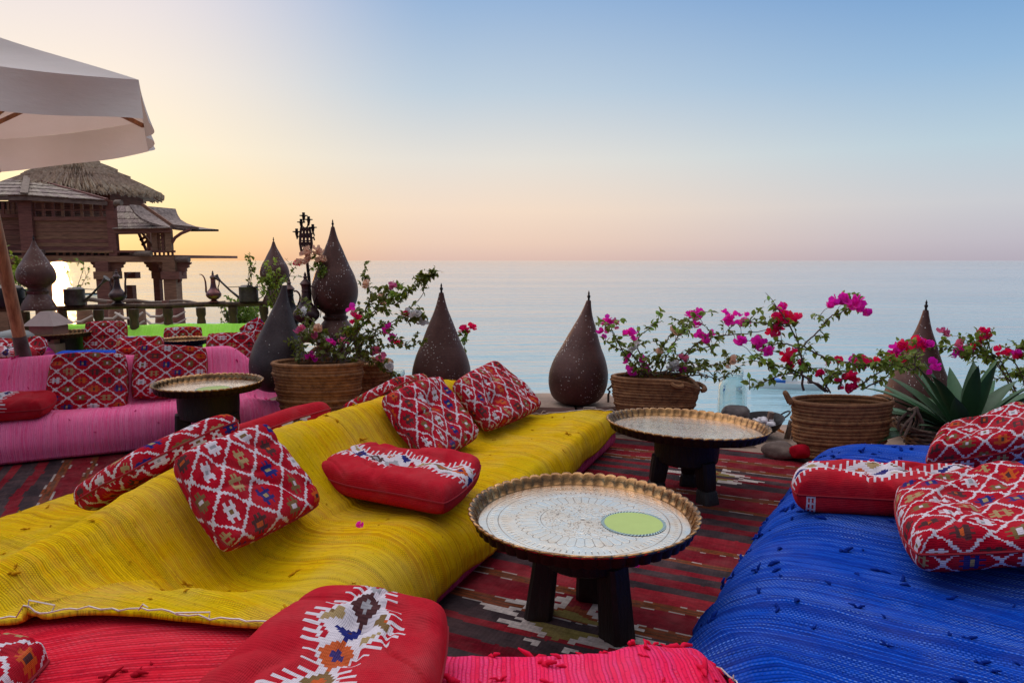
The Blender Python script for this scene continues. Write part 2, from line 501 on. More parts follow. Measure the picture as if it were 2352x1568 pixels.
M['leaf'] = leaf_mat('bougainvillea_leaf', lin((118, 142, 50)), vary=.45)
M['leaf_lime'] = leaf_mat('young_leaf', lin((150, 166, 50)))
M['leaf_olive'] = leaf_mat('olive_leaf', lin((104, 104, 66)), vary=.3)
M['petal_magenta'] = leaf_mat('magenta_bract', lin((244, 36, 186)), .45, .15)
M['petal_crimson'] = leaf_mat('crimson_bract', lin((244, 22, 92)), .45, .15)
M['petal_pink'] = leaf_mat('pink_bract', lin((226, 110, 150)), .4, .2)
M['petal_white'] = leaf_mat('white_bract', lin((226, 222, 222)), .4, .05)
M['petal_peach'] = leaf_mat('peach_bract', lin((230, 186, 160)), .4, .1)
M['agave'] = leaf_mat('agave_leaf', lin((58, 92, 58)), .06, .28)


def canvas_mat():
    m, t, b = new_mat('cream_canvas')
    tc = t.n('ShaderNodeTexCoord')
    nz = t.noise(tc.outputs['Object'], 3, 4, .6)
    c = t.mix(nz, lin((216, 204, 196)), lin((232, 224, 220)))
    t.set(b.inputs['Base Color'], c)
    b.inputs['Roughness'].default_value = .9
    tr = t.n('ShaderNodeBsdfTranslucent', {0: t.mix(1.0, c, (.8, .62, .5), 'MULTIPLY')})
    mx = t.n('ShaderNodeMixShader', {0: .42, 1: b.outputs[0], 2: tr.outputs[0]})
    t.set(m.node_tree.nodes['Material Output'].inputs[0], mx.outputs[0])
    bn = t.n('ShaderNodeBump', {'Strength': .4, 'Distance': .01, 'Height': t.noise(t.scale(tc.outputs['Object'], (1, 1, 3)), 9, 3, .6)})
    t.set(b.inputs['Normal'], bn.outputs[0])
    return m


M['canvas'] = canvas_mat()


def glass_mat():
    m, t, b = new_mat('clear_glass')
    b.inputs['Base Color'].default_value = (.86, .93, .92, 1)
    b.inputs['Roughness'].default_value = .03
    b.inputs['Transmission Weight'].default_value = 1.0
    b.inputs['IOR'].default_value = 1.45
    return m


M['glass'] = glass_mat()


def lamp_mat(name, c1, c2, speck=.5):
    """rusted pierced sheet iron; holes are dark marks, their light painted as pale specks"""
    m, t, b = new_mat(name)
    tc = t.n('ShaderNodeTexCoord')
    o = tc.outputs['Object']
    nz = t.noise(o, 6, 6, .7)
    c = t.mix(t.map(nz, .3, .7), c1, c2)
    fine = t.noise(o, 70, 3, .7)
    c = t.mix(t.map(fine, .55, .8, 0, .5), c, tuple(x * 2.0 for x in c2))
    vo = t.n('ShaderNodeTexVoronoi', {'Vector': o, 'Scale': 62.0, 'Randomness': .9}, feature='F1')
    mask = t.map(t.noise(t.scale(o, (1, 1, .6)), 7, 3, .6), .47, .6)
    rnd = t.map(t.n('ShaderNodeSeparateColor', {0: vo.outputs['Color']}).outputs[0], 1 - speck, 1 - speck + .1)
    spot = t.m('MULTIPLY', t.m('MULTIPLY', t.map(vo.outputs['Distance'], .17, .24, 1, 0), mask), rnd)
    vo2 = t.n('ShaderNodeTexVoronoi', {'Vector': o, 'Scale': 48.0, 'Randomness': .35}, feature='F1')
    hole = t.map(vo2.outputs['Distance'], .12, .2, 1, 0)
    c = t.mix(t.m('MULTIPLY', hole, .6), c, (.01, .006, .005))
    c = t.mix(spot, c, (.86, .8, .74))  # pale colour stands in for light showing through the holes
    t.set(b.inputs['Base Color'], c)
    t.set(b.inputs['Metallic'], t.m('MULTIPLY', t.m('SUBTRACT', 1.0, spot), .45))
    b.inputs['Roughness'].default_value = .52
    h = t.m('SUBTRACT', t.m('MULTIPLY', nz, .6), hole)
    bn = t.n('ShaderNodeBump', {'Strength': .35, 'Distance': .004, 'Height': h})
    t.set(b.inputs['Normal'], bn.outputs[0])
    return m


M['lamp_rust'] = lamp_mat('rusted_lamp', lin((68, 38, 32)), lin((92, 58, 50)), .6)
M['lamp_dark'] = lamp_mat('dark_lamp', lin((58, 44, 46)), lin((80, 68, 68)), .15)


def tray_mat(name, c1, c2, rough=.22, tarn=.5):
    """beaten brass with rings of engraving"""
    m, t, b = new_mat(name)
    tc = t.n('ShaderNodeTexCoord')
    o = tc.outputs['Object']
    s = t.n('ShaderNodeSeparateXYZ', {0: o})
    r = t.m('SQRT', t.m('ADD', t.m('POWER', s.outputs[0], 2.0), t.m('POWER', s.outputs[1], 2.0)))
    th = t.m('ARCTAN2', s.outputs[1], s.outputs[0])
    def ring(r0, r1):
        return t.m('MULTIPLY', t.map(r, r0, r0 + .004), t.map(r, r1 - .004, r1, 1, 0))
    def line(r0, w=.0022):
        return t.map(t.m('ABSOLUTE', t.m('SUBTRACT', r, r0)), w * .5, w, 1, 0)
    # petal ring: scalloped outline repeated round the plate
    pet = t.m('ABSOLUTE', t.m('SINE', t.m('MULTIPLY', th, 22.0)))
    petline = t.m('MULTIPLY', ring(.165, .235), t.map(pet, .06, .2, 1, 0))
    scal = t.map(t.m('ABSOLUTE', t.m('SUBTRACT', r, t.m('ADD', .222, t.m('MULTIPLY', pet, .016)))), .0013, .0028, 1, 0)
    scal2 = t.map(t.m('ABSOLUTE', t.m('SUBTRACT', r, t.m('SUBTRACT', .172, t.m('MULTIPLY', pet, .012)))), .0013, .0028, 1, 0)
    tick = t.m('MULTIPLY', ring(.265, .29), t.map(t.m('ABSOLUTE', t.m('SINE', t.m('MULTIPLY', th, 44.0))), .15, .4, 1, 0))
    tick2 = t.m('MULTIPLY', ring(.315, .33), t.map(t.m('ABSOLUTE', t.m('SINE', t.m('MULTIPLY', th, 60.0))), .2, .5, 1, 0))
    flo = t.m('MULTIPLY', ring(.02, .145), t.map(t.m('ABSOLUTE', t.m('SUBTRACT', t.noise(o, 38, 2, .5), .5)), .012, .03, 1, 0))
    eng = petline
    for e in (scal, scal2, tick, tick2, flo, line(.15), line(.3), line(.34), t.map(r, .006, .011, 1, 0)):
        eng = t.m('MAXIMUM', eng, e)
    wear = t.noise(o, 9, 5, .65)
    eng = t.m('MULTIPLY', eng, t.map(wear, .3, .6, .35, 1))
    c = t.mix(t.map(wear, .35, .7, 0, tarn), c1, c2)
    c = t.mix(t.m('MULTIPLY', eng, .75), c, (.09, .06, .045))
    sp = t.noise(o, 55, 2, .5)
    c = t.mix(t.map(sp, .72, .76), c, (.05, .035, .03))
    t.set(b.inputs['Base Color'], c)
    b.inputs['Metallic'].default_value = .9
    t.set(b.inputs['Roughness'], t.map(wear, .3, .75, rough, rough + .3))
    big = t.noise(o, 5, 2, .5)
    h = t.m('SUBTRACT', t.m('ADD', t.m('MULTIPLY', big, 2.2), t.m('MULTIPLY', t.noise(o, 16, 2, .5), .55)), t.m('MULTIPLY', eng, .8))
    bn = t.n('ShaderNodeBump', {'Strength': .35, 'Distance': .005, 'Height': h})
    t.set(b.inputs['Normal'], bn.outputs[0])
    return m


M['tray'] = tray_mat('beaten_tray', lin((254, 240, 220)), lin((184, 158, 132)), .12, .8)
M['brass'] = simple_mat('worn_brass', lin((178, 134, 88)), .24, 1.0, nscale=14, col2=lin((96, 66, 48)), bump=.35, bscale=26)
M['brass_dark'] = simple_mat('dark_brass', lin((62, 46, 36)), .5, .7, nscale=9, bump=.3)


def basket_mat():
    m, t, b = new_mat('palm_leaf_braid')
    tc = t.n('ShaderNodeTexCoord')
    o = tc.outputs['Object']
    nz = t.noise(o, 22, 4, .7)
    oi = t.n('ShaderNodeObjectInfo')
    c = t.mix(t.map(nz, .3, .7), lin((92, 56, 32)), lin((174, 120, 74)))
    c = t.mix(t.map(oi.outputs['Random'], 0, 1, 0, .4), c, lin((128, 76, 44)))
    t.set(b.inputs['Base Color'], c)
    b.inputs['Roughness'].default_value = .75
    bn = t.n('ShaderNodeBump', {'Strength': .6, 'Distance': .004, 'Height': t.noise(o, 130, 3, .6)})
    t.set(b.inputs['Normal'], bn.outputs[0])
    return m


M['braid'] = basket_mat()


def sea_mat():
    m, t, b = new_mat('sea_water')
    tc = t.n('ShaderNodeTexCoord')
    o = tc.outputs['Object']
    cd = t.n('ShaderNodeCameraData')
    big = t.noise(t.scale(o, (.004, .012, 1)), 1.0, 4, .6)
    near = t.noise(t.scale(o, (.03, .06, 1)), 1.0, 3, .6)
    c = t.mix(t.map(big, .35, .7), (.22, .37, .41), (.30, .45, .49))
    c = t.mix(t.map(near, .4, .7, 0, .4), c, (.19, .35, .41))
    t.set(b.inputs['Base Color'], c)
    b.inputs['Roughness'].default_value = .06
    b.inputs['IOR'].default_value = 1.45
    b.inputs['Specular IOR Level'].default_value = .5
    w1 = t.noise(t.scale(o, (.12, .34, 1)), 1.0, 5, .62)
    w2 = t.noise(t.scale(o, (.016, .085, 1)), 1.0, 5, .62)
    w3 = t.noise(t.scale(o, (.7, 1.6, 1)), 1.0, 3, .6)
    h = t.m('ADD', t.m('MULTIPLY', w1, 1.8), t.m('ADD', t.m('MULTIPLY', w2, 9.0), t.m('MULTIPLY', w3, .3)))
    calm = t.map(t.noise(t.scale(o, (.0015, .01, 1)), 1.0, 4, .6), .4, .62, .55, 1.15)
    bn = t.n('ShaderNodeBump', {'Strength': 1.0, 'Distance': .18, 'Height': t.m('MULTIPLY', h, calm)})
    t.set(b.inputs['Normal'], bn.outputs[0])
    return m


M['sea'] = sea_mat()

# ------------------------------------------------------------------ setting: sea, cliff, terrace
SEA_Z = -14.0
mb = MB()
mb.add([(-30000, -400, 0), (30000, -400, 0), (30000, 45000, 0), (-30000, 45000, 0)], [(0, 1, 2, 3)])
tag(mb.build('sea', M['sea'], loc=(0, 0, SEA_Z)), kind='structure')


def edge_y(x):
    x = np.asarray(x, float)
    e = np.where(x < -2.7, 9.7, 5.75)
    e = np.where((x > 1.0) & (x < 1.72), 4.72, e)
    e = np.where(x >= 1.72, 5.45, e)
    e = np.where(x > 8, 5.45 - (x - 8) * .6, e)
    return e


def make_terrain():
    xs = np.concatenate([np.arange(-60, -12, 2.0), np.arange(-12, 8, .2), np.arange(8, 40, 2.0)])
    ys = np.concatenate([np.arange(-30, 2, 2.0), np.arange(2, 16, .2), np.arange(16, 70, 1.5)])
    X, Y = np.meshgrid(xs, ys, indexing='ij')
    e = edge_y(X)
    d = np.maximum(Y - e, 0)
    n = fbm(X * .7, Y * .7, 4) * .5
    low = -1.55 + n * .2
    xl = -4.2 - .36 * np.maximum(Y - 9.7, 0)
    lower = np.where((X < xl) & (Y < 30), low, -99)
    fall = -d * 1.7 - np.minimum(d, .3) * 2 + n * np.minimum(d, 2) * .7
    fall2 = -1.6 - np.maximum(np.maximum(Y - 30, X - xl), 0) * 2.6 + n
    left = np.maximum(lower, np.where(X < 3, fall2, -99))
    Z = np.where(d > 0, np.where(X < -2.7, np.maximum(left, fall - 0), fall), -.03)
    Z = np.maximum(Z, SEA_Z - 3)
    V = np.stack([X, Y, Z], -1).reshape(-1, 3)
    o = np_mesh('cliff_terrain', V, grid_faces(len(xs), len(ys)), M['cliff'], smooth=True)
    tag(o, kind='structure')


make_terrain()
mb = MB()
for x0, x1, y0, y1 in ((-9, -2.75, -3, 9.6), (-2.75, 1.0, -3, 5.65), (1.0, 1.72, -3, 4.66), (1.72, 7, -3, 5.35)):
    mb.box(((x0 + x1) / 2, (y0 + y1) / 2, -.05), (x1 - x0, y1 - y0, .09))
tag(mb.build('terrace_floor', M['terrace'], smooth=False), kind='structure')

# low stone kerb the lamps and baskets stand on
ledge = empty('stone_ledge', (0, 5.35, 0), 'low rough stone ledge along the terrace edge under the lamps', 'ledge')
x = -2.5
while x < .95:
    w = random.uniform(.22, .4)
    b = MB(); b.box((0, 0, 0), (w - .012, .62 + random.uniform(-.03, .03), .2 + random.uniform(-.015, .015)), jit=.014)
    o = b.build('stone', M['terrace'], ledge, smooth=False, loc=(x + w / 2, 0, .1))
    x += w


def catmull(P, n):
    P = np.asarray(P, float)
    Q = np.vstack([2 * P[0] - P[1], P, 2 * P[-1] - P[-2]])
    out = []
    for i in range(1, len(Q) - 2):
        for t in np.linspace(0, 1, n, endpoint=False):
            p0, p1, p2, p3 = Q[i - 1:i + 3]
            out.append(.5 * ((2 * p1) + (-p0 + p2) * t + (2 * p0 - 5 * p1 + 4 * p2 - p3) * t ** 2 + (-p0 + 3 * p1 - 3 * p2 + p3) * t ** 3))
    out.append(P[-1])
    return np.array(out)


def resample(P, step):
    d = np.r_[0, np.cumsum(np.linalg.norm(np.diff(P, axis=0), axis=1))]
    n = max(2, int(d[-1] / step))
    l = np.linspace(0, d[-1], n + 1)
    return np.stack([np.interp(l, d, P[:, k]) for k in range(P.shape[1])], -1), l


# ------------------------------------------------------------------ carpets
def carpet(name, label, org, u, n, La, Lb, cell, seed, motifs, ripple=.012):
    """striped flat-weave: stripes run along n, sequence along u"""
    org = np.array(org); u = np.array(u); n = np.array(n)
    na, nb = int(La / cell), int(Lb / cell)
    a = np.linspace(0, La, na + 1); b = np.linspace(0, Lb, nb + 1)
    A, B = np.meshgrid(a, b, indexing='ij')
    Z = .006 + ripple * (.5 + np.clip(fbm(A * 2.2, B * 1.3, seed) + .25, 0, 2)) + .003 * vn(A * 14, B * 9, seed)
    V = org + A[..., None] * u + B[..., None] * n
    V[..., 2] = Z
    ac = (A[:-1, :-1] + cell / 2); bc = (B[:-1, :-1] + cell / 2)
    wob = .026 * fbm(ac * 2.4, bc * 2.2, seed + 5, 3) + .006 * vn(ac * 40, bc * 26, seed)
    s = ac + wob
    red = np.array(lin((98, 12, 26))); red2 = np.array(lin((140, 30, 40))); char = np.array(lin((44, 34, 38))); char2 = np.array(lin((70, 56, 58)))
    rust = np.array(lin((116, 56, 30))); white = np.array(lin((196, 180, 172))); brown = np.array(lin((88, 52, 32))); olive = np.array(lin((128, 112, 60)))
    col = np.zeros(ac.shape + (3,))
    rs = random.Random(seed)
    pos = 0.0; k = 0
    seq = []
    while pos < La + .1:
        kind = ('R', 'T', 'R', 'C', 'R', 'C', 'R', 'C', 'T')[k % 9]
        w = {'R': .052, 'C': .066, 'T': .042}[kind] * rs.uniform(.8, 1.6)
        if kind == 'R' and k % 9 in (0, 2): w *= 1.9
        seq.append((pos, pos + w, kind)); pos += w; k += 1
    fz = vn(ac * 90, bc * 30, seed + 2) + vn(ac * 200, bc * 50, seed + 4)
    for p0, p1, kd in seq:
        mk = (s >= p0) & (s < p1)
        f = (s - p0) / (p1 - p0)
        if kd == 'R': c = red + (red2 - red) * np.clip(.4 + vn(ac * 4, bc * 2, int(p0 * 50)) * 1.4, 0, 1)[..., None]
        elif kd == 'C': c = char + (char2 - char) * np.clip(.5 + vn(ac * 9, bc * 3, int(p0 * 60)), 0, 1)[..., None]
        else:
            c = np.where((np.abs(f - .5) > .43)[..., None], white * .62, np.where((np.abs(f - .5) > .2)[..., None], rust, np.where((np.abs(f - .5) > .07)[..., None], brown, rust)))
        col[mk] = (c + 0 * col)[mk]
    for (ma, mbb, sz) in motifs:
        q = .02
        da = np.round((ac - ma) / q) * q; db = np.round((bc - mbb) / (q * 1.4)) * q * 1.4
        dd = np.abs(da) / sz + np.abs(db) / (sz * 1.5)
        tooth = (np.floor((da + .5) / .04).astype(int) % 2 == 0)
        ring = (dd < 1.0 + .35 * tooth) & (dd > .78)
        ins = dd <= .78
        core = dd < .3
        side = (np.abs(db) / (sz * 1.5) > .2)
        col[ring & side] = white * .9
        m2 = ins & ~core & (np.abs(da) > .02)
        col[m2] = np.where((vn(ac * 8, bc * 8, 9)[m2] > .05)[:, None], rust * 1.2, olive)
        col[core & (np.abs(da) > .02)] = olive * 1.1
    col = col * (1 + .35 * np.clip(fz, -1, 1))[..., None]
    uv = np.stack([A, B], -1).reshape(-1, 2)
    F = grid_faces(na + 1, nb + 1)
    o = np_mesh(name, V.reshape(-1, 3), F, M['carpet'], uv=uv, fcol=np.clip(col.reshape(-1, 3), 0, 1))
    return tag(o, label, 'carpet', 'striped kilim carpets on the terrace')


UY = np.array([.406, .914, 0.]); NY = np.array([-.914, .406, 0.]); FY = np.array([-.275, 2.455, 0.])
carpet('kilim_carpet', 'dark red and charcoal striped carpet under the two brass tray tables in the aisle', FY - UY * 1.3 + NY * .35, UY, -NY, 3.93, 2.45, .0085, 11, [(1.36, .84, .17), (3.3, 1.08, .15)])
carpet('kilim_carpet', 'dark striped carpet in front of the pink sofa, mostly in shade', (-3.43, 2.32, 0), (.9, .43, 0), (-.43, .9, 0), 2.6, 2.6, .012, 23, [(.55, 1.5, .12)], .006)

# ------------------------------------------------------------------ sofas and rag rugs
knot_meshes = []
for k in range(5):
    rs = random.Random(40 + k)
    b = MB()
    for j in range(2 + k % 2):
        L = rs.uniform(.7, 1.6); a = rs.uniform(0, 6.28)
        p0 = Vector((0, 0, 0)); d = Vector((math.cos(a), math.sin(a), rs.uniform(.3, .9)))
        p1 = p0 + d * L * .5 + Vector((rs.uniform(-.2, .2), rs.uniform(-.2, .2), .1)); p2 = p0 + d * L + Vector((rs.uniform(-.4, .4), rs.uniform(-.4, .4), -.2))
        b.tube([p0, p1, p2], [.2, .26, rs.uniform(.08, .18)], 5)
    me = bpy.data.meshes.new('rag_knot')
    me.from_pydata(b.v, [], b.f)
    me.polygons.foreach_set('use_smooth', [True] * len(me.polygons)); me.update()
    knot_meshes.append(me)
_kcache = {}


def knot_mesh(k, mat):
    if (k, mat) not in _kcache:
        me = knot_meshes[k].copy(); me.materials.append(M[mat]); _kcache[(k, mat)] = me
    return _kcache[(k, mat)]


SURF = {}


def drape(name, mat, F0, u, n, s0, s1, prof, step=.014, shape=None, wr=(.010, 5.0, 1.3), seed=1, thick=.012, parent=None, shift=None, closed_ends=False, ds=None):
    """cloth over a long cushion. prof: (t, z) section points; shape(S,T,Z,k)->Z deforms; s0(t), s1(t): the two ends"""
    u = np.array(u, float); n = np.array(n, float); F0 = np.array(F0, float)
    sec, l = resample(catmull(prof, 12), step)
    T = sec[:, 0]; Z0 = sec[:, 1]
    S0 = np.array([s0(t) for t in T]); S1 = np.array([s1(t) for t in T])
    ns = int(np.max(S1 - S0) / (ds or step)) + 1
    a = np.linspace(0, 1, ns + 1)
    S = S0[None, :] + a[:, None] * (S1 - S0)[None, :]
    TT = np.repeat(T[None, :], ns + 1, 0); ZZ = np.repeat(Z0[None, :], ns + 1, 0); LL = np.repeat(l[None, :], ns + 1, 0)
    if shape is not None: TT, ZZ = shape(S, TT, ZZ, a[:, None] + 0 * S)
    amp, fs, ft = wr
    warp = fbm(S * 1.2, LL * 1.2, seed + 9, 3) * .35
    w = .5 - np.sqrt(np.abs(vn((S + warp) * fs, LL * ft, seed)) * 2) * .9 + .5 * vn(S * 2.2, LL * 1.5, seed + 11) + .45 * vn((S + warp) * fs * 2.3, LL * ft * 1.7, seed + 1) + .28 * (.3 - np.sqrt(np.abs(vn((S + warp * .6) * fs * 3.6, LL * 2.6, seed + 16)))) + .12 * vn(S * fs * 9, LL * 4, seed + 6) + .1 * vn(S * 60, LL * 25, seed + 7)
    V = F0 + S[..., None] * u + TT[..., None] * n
    V[..., 2] += ZZ
    gs = np.gradient(V, axis=0); gt = np.gradient(V, axis=1)
    nr = np.cross(gs, gt); nr /= np.maximum(np.linalg.norm(nr, axis=-1, keepdims=True), 1e-9)
    if np.mean(nr[..., 2]) < 0: nr = -nr
    V = V + nr * (w * amp)[..., None]
    V[..., 2] = np.maximum(V[..., 2], .012)
    F = grid_faces(ns + 1, len(T))
    if np.mean(np.cross(gs, gt)[..., 2]) < 0: F = F[:, ::-1]
    uv = np.stack([S, LL], -1).reshape(-1, 2)
    o = np_mesh(name, V.reshape(-1, 3), F, M[mat], parent, uv=uv)
    if thick:
        md = o.modifiers.new('thickness', 'SOLIDIFY'); md.thickness = thick; md.offset = -1
    return o, V, nr, S, LL


def knots(rug, V, nr, mat, count, size, seed, jmin=.02, jmax=.98, imin=.02, imax=.98):
    rs = random.Random(seed)
    ni, nj = V.shape[:2]
    for k in range(count):
        i = int(ni * rs.uniform(imin, imax)); j = int(nj * rs.uniform(jmin, jmax))
        i = min(i, ni - 1); j = min(j, nj - 1)
        o = bpy.data.objects.new('rag_knot', knot_mesh(rs.randrange(5), mat))
        s = size * rs.choice((.5, .7, .8, 1, 1.35))
        q = Vector(nr[i, j]).to_track_quat('Z', 'Y') @ Matrix.Rotation(rs.uniform(0, 6.28), 3, 'Z').to_quaternion()
        o.matrix_local = Matrix.Translation(Vector(V[i, j]) - Vector(nr[i, j]) * s * .1) @ q.to_matrix().to_4x4() @ Matrix.Diagonal((s, s, s * .95, 1))
        link(o, rug)


def fringe(rug, pts, nrm, seed, loose=.18):
    """whip-stitched cord along a hem with a few loose ends"""
    rs = random.Random(seed)
    b = MB()
    P = [Vector(p) + Vector(q) * .006 for p, q in zip(pts, nrm)]
    acc = [p + Vector((rs.uniform(-.007, .007), rs.uniform(-.007, .007), rs.uniform(-.004, .005))) for p in P]
    b.tube(acc, .0022, 4)
    i = 4
    while i < len(P) - 4:
        i += rs.randint(5, 16)
        if i >= len(P) - 4: break
        p = P[i]; q = P[min(i + 3, len(P) - 1)]
        if rs.random() < .6:
            h = rs.uniform(.008, .022)
            b.tube([p, p + Vector((rs.uniform(-.01, .01), rs.uniform(-.02, .01), h)), q + Vector((0, rs.uniform(-.02, .01), h)), q], .0022, 4)
        else:
            d = Vector((rs.uniform(-1, 1), rs.uniform(-1, .2), rs.uniform(-.1, .5))) * rs.uniform(.02, .05)
            b.tube([p, p + d * .5 + Vector((0, 0, .012)), p + d], [.0024, .002, .0014], 4)
    o = b.build('fringe_cord', M['thread'], rug)
    o['kind'] = 'stuff'


def sofa(label, mat, F0, u, n, s0, s1, prof, group='low floor sofas of the terrace'):
    """stuffed mattress under a rug"""
    t0 = prof[0][0]; base = Vector(F0)
    root = empty('floor_sofa', base, label, 'floor sofa', group)
    sec, l = resample(catmull(prof, 8), .05)
    o, V, nr, S, L = drape('mattress', mat, (0, 0, 0), u, n, s0, s1, prof, step=.03, wr=(.008, 6, 2), seed=5, thick=0, parent=root)
    for e in (0, -1):
        b = MB()
        ring = [tuple(p) for p in V[e]]
        ring += [(p[0], p[1], .004) for p in V[e][::-1]]
        b.add(ring, [tuple(range(len(ring)))])
        b.build('mattress_end', M[mat], root, smooth=False)
    return root


# --- yellow double-sided sofa down the middle
PY = [(-.05, .085), (-.042, .16), (.012, .25), (.13, .285), (.32, .27), (.50, .275), (.64, .39), (.76, .52), (.85, .56), (.94, .53), (1.06, .41), (1.2, .31), (1.5, .28), (1.78, .25), (1.9, .16)]
sY0 = lambda t: -.90 - .36 * t
sY1 = lambda t: 2.40 - .68 * min(t, .9) - .25 * max(t - .9, 0)


def zc(X, Y):
    """height of the stuffed end under the crimson rug"""
    return .315 + .062 * np.exp(-((X + .98) / .42) ** 2) * np.exp(-((Y - 1.55) / .45) ** 2) - .03 * np.clip((X + .5) / .3, 0, 1)


def shapeY(S, T, Z, a):
    end = np.clip((.14 - a) / .14, 0, 1)
    Z = np.where(T < .6, Z + end * .09, Z)
    far = np.clip((a - .86) / .14, 0, 1)
    Z = Z - far ** 2 * .06 * (Z > .3)
    Z = Z + .045 * fbm(S * 1.5, T * 2, 21, 2) + .014 * np.sin(S * 5.2 + 1) * (T > .5) * (T < 1.1)
    Z = Z - .05 * np.exp(-((S + .62) / .22) ** 2 - ((T - .42) / .25) ** 2) + .03 * np.exp(-((S + .1) / .3) ** 2 - ((T - .2) / .2) ** 2)
    Z = Z - .13 * np.clip((-.30 - S) / .75, 0, 1) * np.clip((T - .55) / .2, 0, 1) * np.clip((1.2 - T) / .2, 0, 1)
    Xw = FY[0] + S * UY[0] + T * NY[0]; Yw = FY[1] + S * UY[1] + T * NY[1]
    wn = np.clip((2.0 - Yw) / .2, 0, 1)
    Z = Z + wn * np.maximum(zc(Xw, Yw) + .034 - Z, 0)
    hem = np.clip((.05 - T) / .09, 0, 1) * (1 - wn)
    Z = Z + hem * (.045 * np.clip(S / 2.4, -.9, 1) + .012 * np.sin(S * 9))
    T = T + hem * .012 * fbm(S * 4, S * 0, 31, 2)
    return T, Z


PYb = [(.012, .0), (-.022, .05), (-.016, .12), (.05, .18), (.15, .18), (.5, .14), (.64, .2), (.76, .32), (.85, .38), (.94, .36), (1.06, .26), (1.2, .19), (1.5, .18), (1.75, .16), (1.84, .1), (1.86, 0)]
sofa('long double-sided floor sofa with a mauve mattress under the yellow rug', 'mauve_rag', FY, UY, NY, lambda t: sY0(t) + .7, lambda t: sY1(t) - .02, PYb)
yr, VY, NRY, SY, LY = drape('rag_rug', 'yellow_rag', FY, UY, NY, sY0, sY1, PY, step=.0125, shape=shapeY, wr=(.021, 4.2, 1.0), seed=2)
tag(yr, 'mustard yellow rag rug draped over the long middle sofa', 'rug', 'rag rugs draped on the sofas')
knots(yr, VY, NRY, 'knot_yellow', 130, .0135, 5)
fringe(yr, VY[0, ::2], NRY[0, ::2], 3)
fringe(yr, VY[-1, ::2], NRY[-1, ::2], 4)
# blue rug peeping out on the hidden side of the yellow one
j = int(VY.shape[1] * .93)
br2, V_, N_, _, _ = drape('rag_rug', 'blue_rag', FY, UY, NY, lambda t: sY0(1.7) + .25, lambda t: .6, [(1.70, .20), (1.82, .185), (1.92, .15), (2.02, .14), (2.10, .12), (2.14, .03)], step=.016, wr=(.006, 5, 2), seed=14)
tag(br2, 'blue rag rug showing as a narrow edge behind the yellow one', 'rug', 'rag rugs draped on the sofas')

# --- blue sofa on the right
UB = np.array([.534, .845, 0.]); NB = np.array([.845, -.534, 0.]); FB = np.array([.577, 2.10, 0.])
PB = [(-.02, .035), (.01, .10), (.07, .185), (.17, .255), (.32, .295), (.6, .30), (.95, .295), (1.25, .33), (1.55, .42), (1.9, .50), (2.2, .46)]
sB0 = lambda t: -.16 - 1.0 * max(t, 0)
sB1 = lambda t: 2.08 + .53 * t


def shapeB(S, T, Z, a):
    end = np.clip((a - .93) / .07, 0, 1)
    Z = Z - end ** 2 * .05 * (Z > .1)
    st = np.clip((.05 - a) / .05, 0, 1)
    Z = Z * (1 - .18 * st)
    Z = Z + .022 * fbm(S * 1.5, T * 1.6, 51, 2) * np.clip(Z / .2, 0, 1)
    hem = np.clip((.06 - T) / .08, 0, 1)
    T = T + hem * .035 * fbm(S * 5, S * 0, 33, 2)
    return T, Z


PBb = [(.03, 0), (.03, .08), (.09, .15), (.19, .215), (.32, .25), (.6, .26), (.95, .255), (1.25, .29), (1.55, .38), (1.9, .46), (2.2, .42)]
sofa('low floor sofa under the blue rug at the right of the aisle', 'mauve_rag', FB, UB, NB, lambda t: sB0(t) + .08, lambda t: sB1(t) - .03, PBb)
bl, VB, NRB, SB, LB = drape('rag_rug', 'blue_rag', FB, UB, NB, sB0, sB1, PB, step=.0125, shape=shapeB, wr=(.018, 4.2, 1.0), seed=6)
tag(bl, 'royal blue rag rug covering the sofa on the right, dotted with knots', 'rug', 'rag rugs draped on the sofas')
knots(bl, VB, NRB, 'knot_blue', 250, .021, 15, .01, .8)
fringe(bl, VB[0, ::2], NRB[0, ::2], 8)
fringe(bl, VB[-1, ::2], NRB[-1, ::2], 9)

# --- near sofa across the bottom of the picture: crimson rug left, rose rug right
UN = np.array([1., 0, 0]); NN = np.array([0, -1., 0])
PN = [(0, 0), (-.03, .06), (-.02, .15), (.06, .23), (.2, .25), (.5, .25), (.9, .26)]
sofa('near floor sofa across the front with crimson and rose rugs on it', 'mauve_rag', (-.2, 1.70, 0), UN, NN, lambda t: -1.9, lambda t: .58 - .1 * t, PN)
PNr = [(-.045, .11), (-.03, .205), (.05, .295), (.2, .315), (.5, .315), (.9, .32)]


def shapeN(S, T, Z, a):
    hem = np.clip((.03 - T) / .07, 0, 1)
    Z = Z - hem * .05 * np.sin(S * 7) + .02 * fbm(S * 2, T * 2, 61, 2)
    Z = Z + .03 * np.exp(-((S - .53) / .07) ** 2) * np.exp(-((T) / .1) ** 2)
    T = T + hem * .05 * fbm(S * 5, S * 0, 35, 2)
    Z = Z - .09 * np.clip((a - .9) / .1, 0, 1) ** 2
    return T, Z


rr, VR, NRR, _, _ = drape('rag_rug', 'rose_rag', (-.2, 1.70, 0), UN, NN, lambda t: -.1, lambda t: .76 - .04 * t, PNr, step=.011, shape=shapeN, wr=(.009, 6, 1.5), seed=7)
tag(rr, 'rose red rag rug with ragged knots on the near sofa beneath the table leg', 'rug', 'rag rugs draped on the sofas')
knots(rr, VR, NRR, 'knot_rose', 90, .022, 25, 0, .95)
# crimson: rows run across the picture, so the rug is laid the other way round
PC = [(-.06, .3), (.05, .3), (.4, .3), (.8, .3), (1.25, .3), (1.6, .3)]


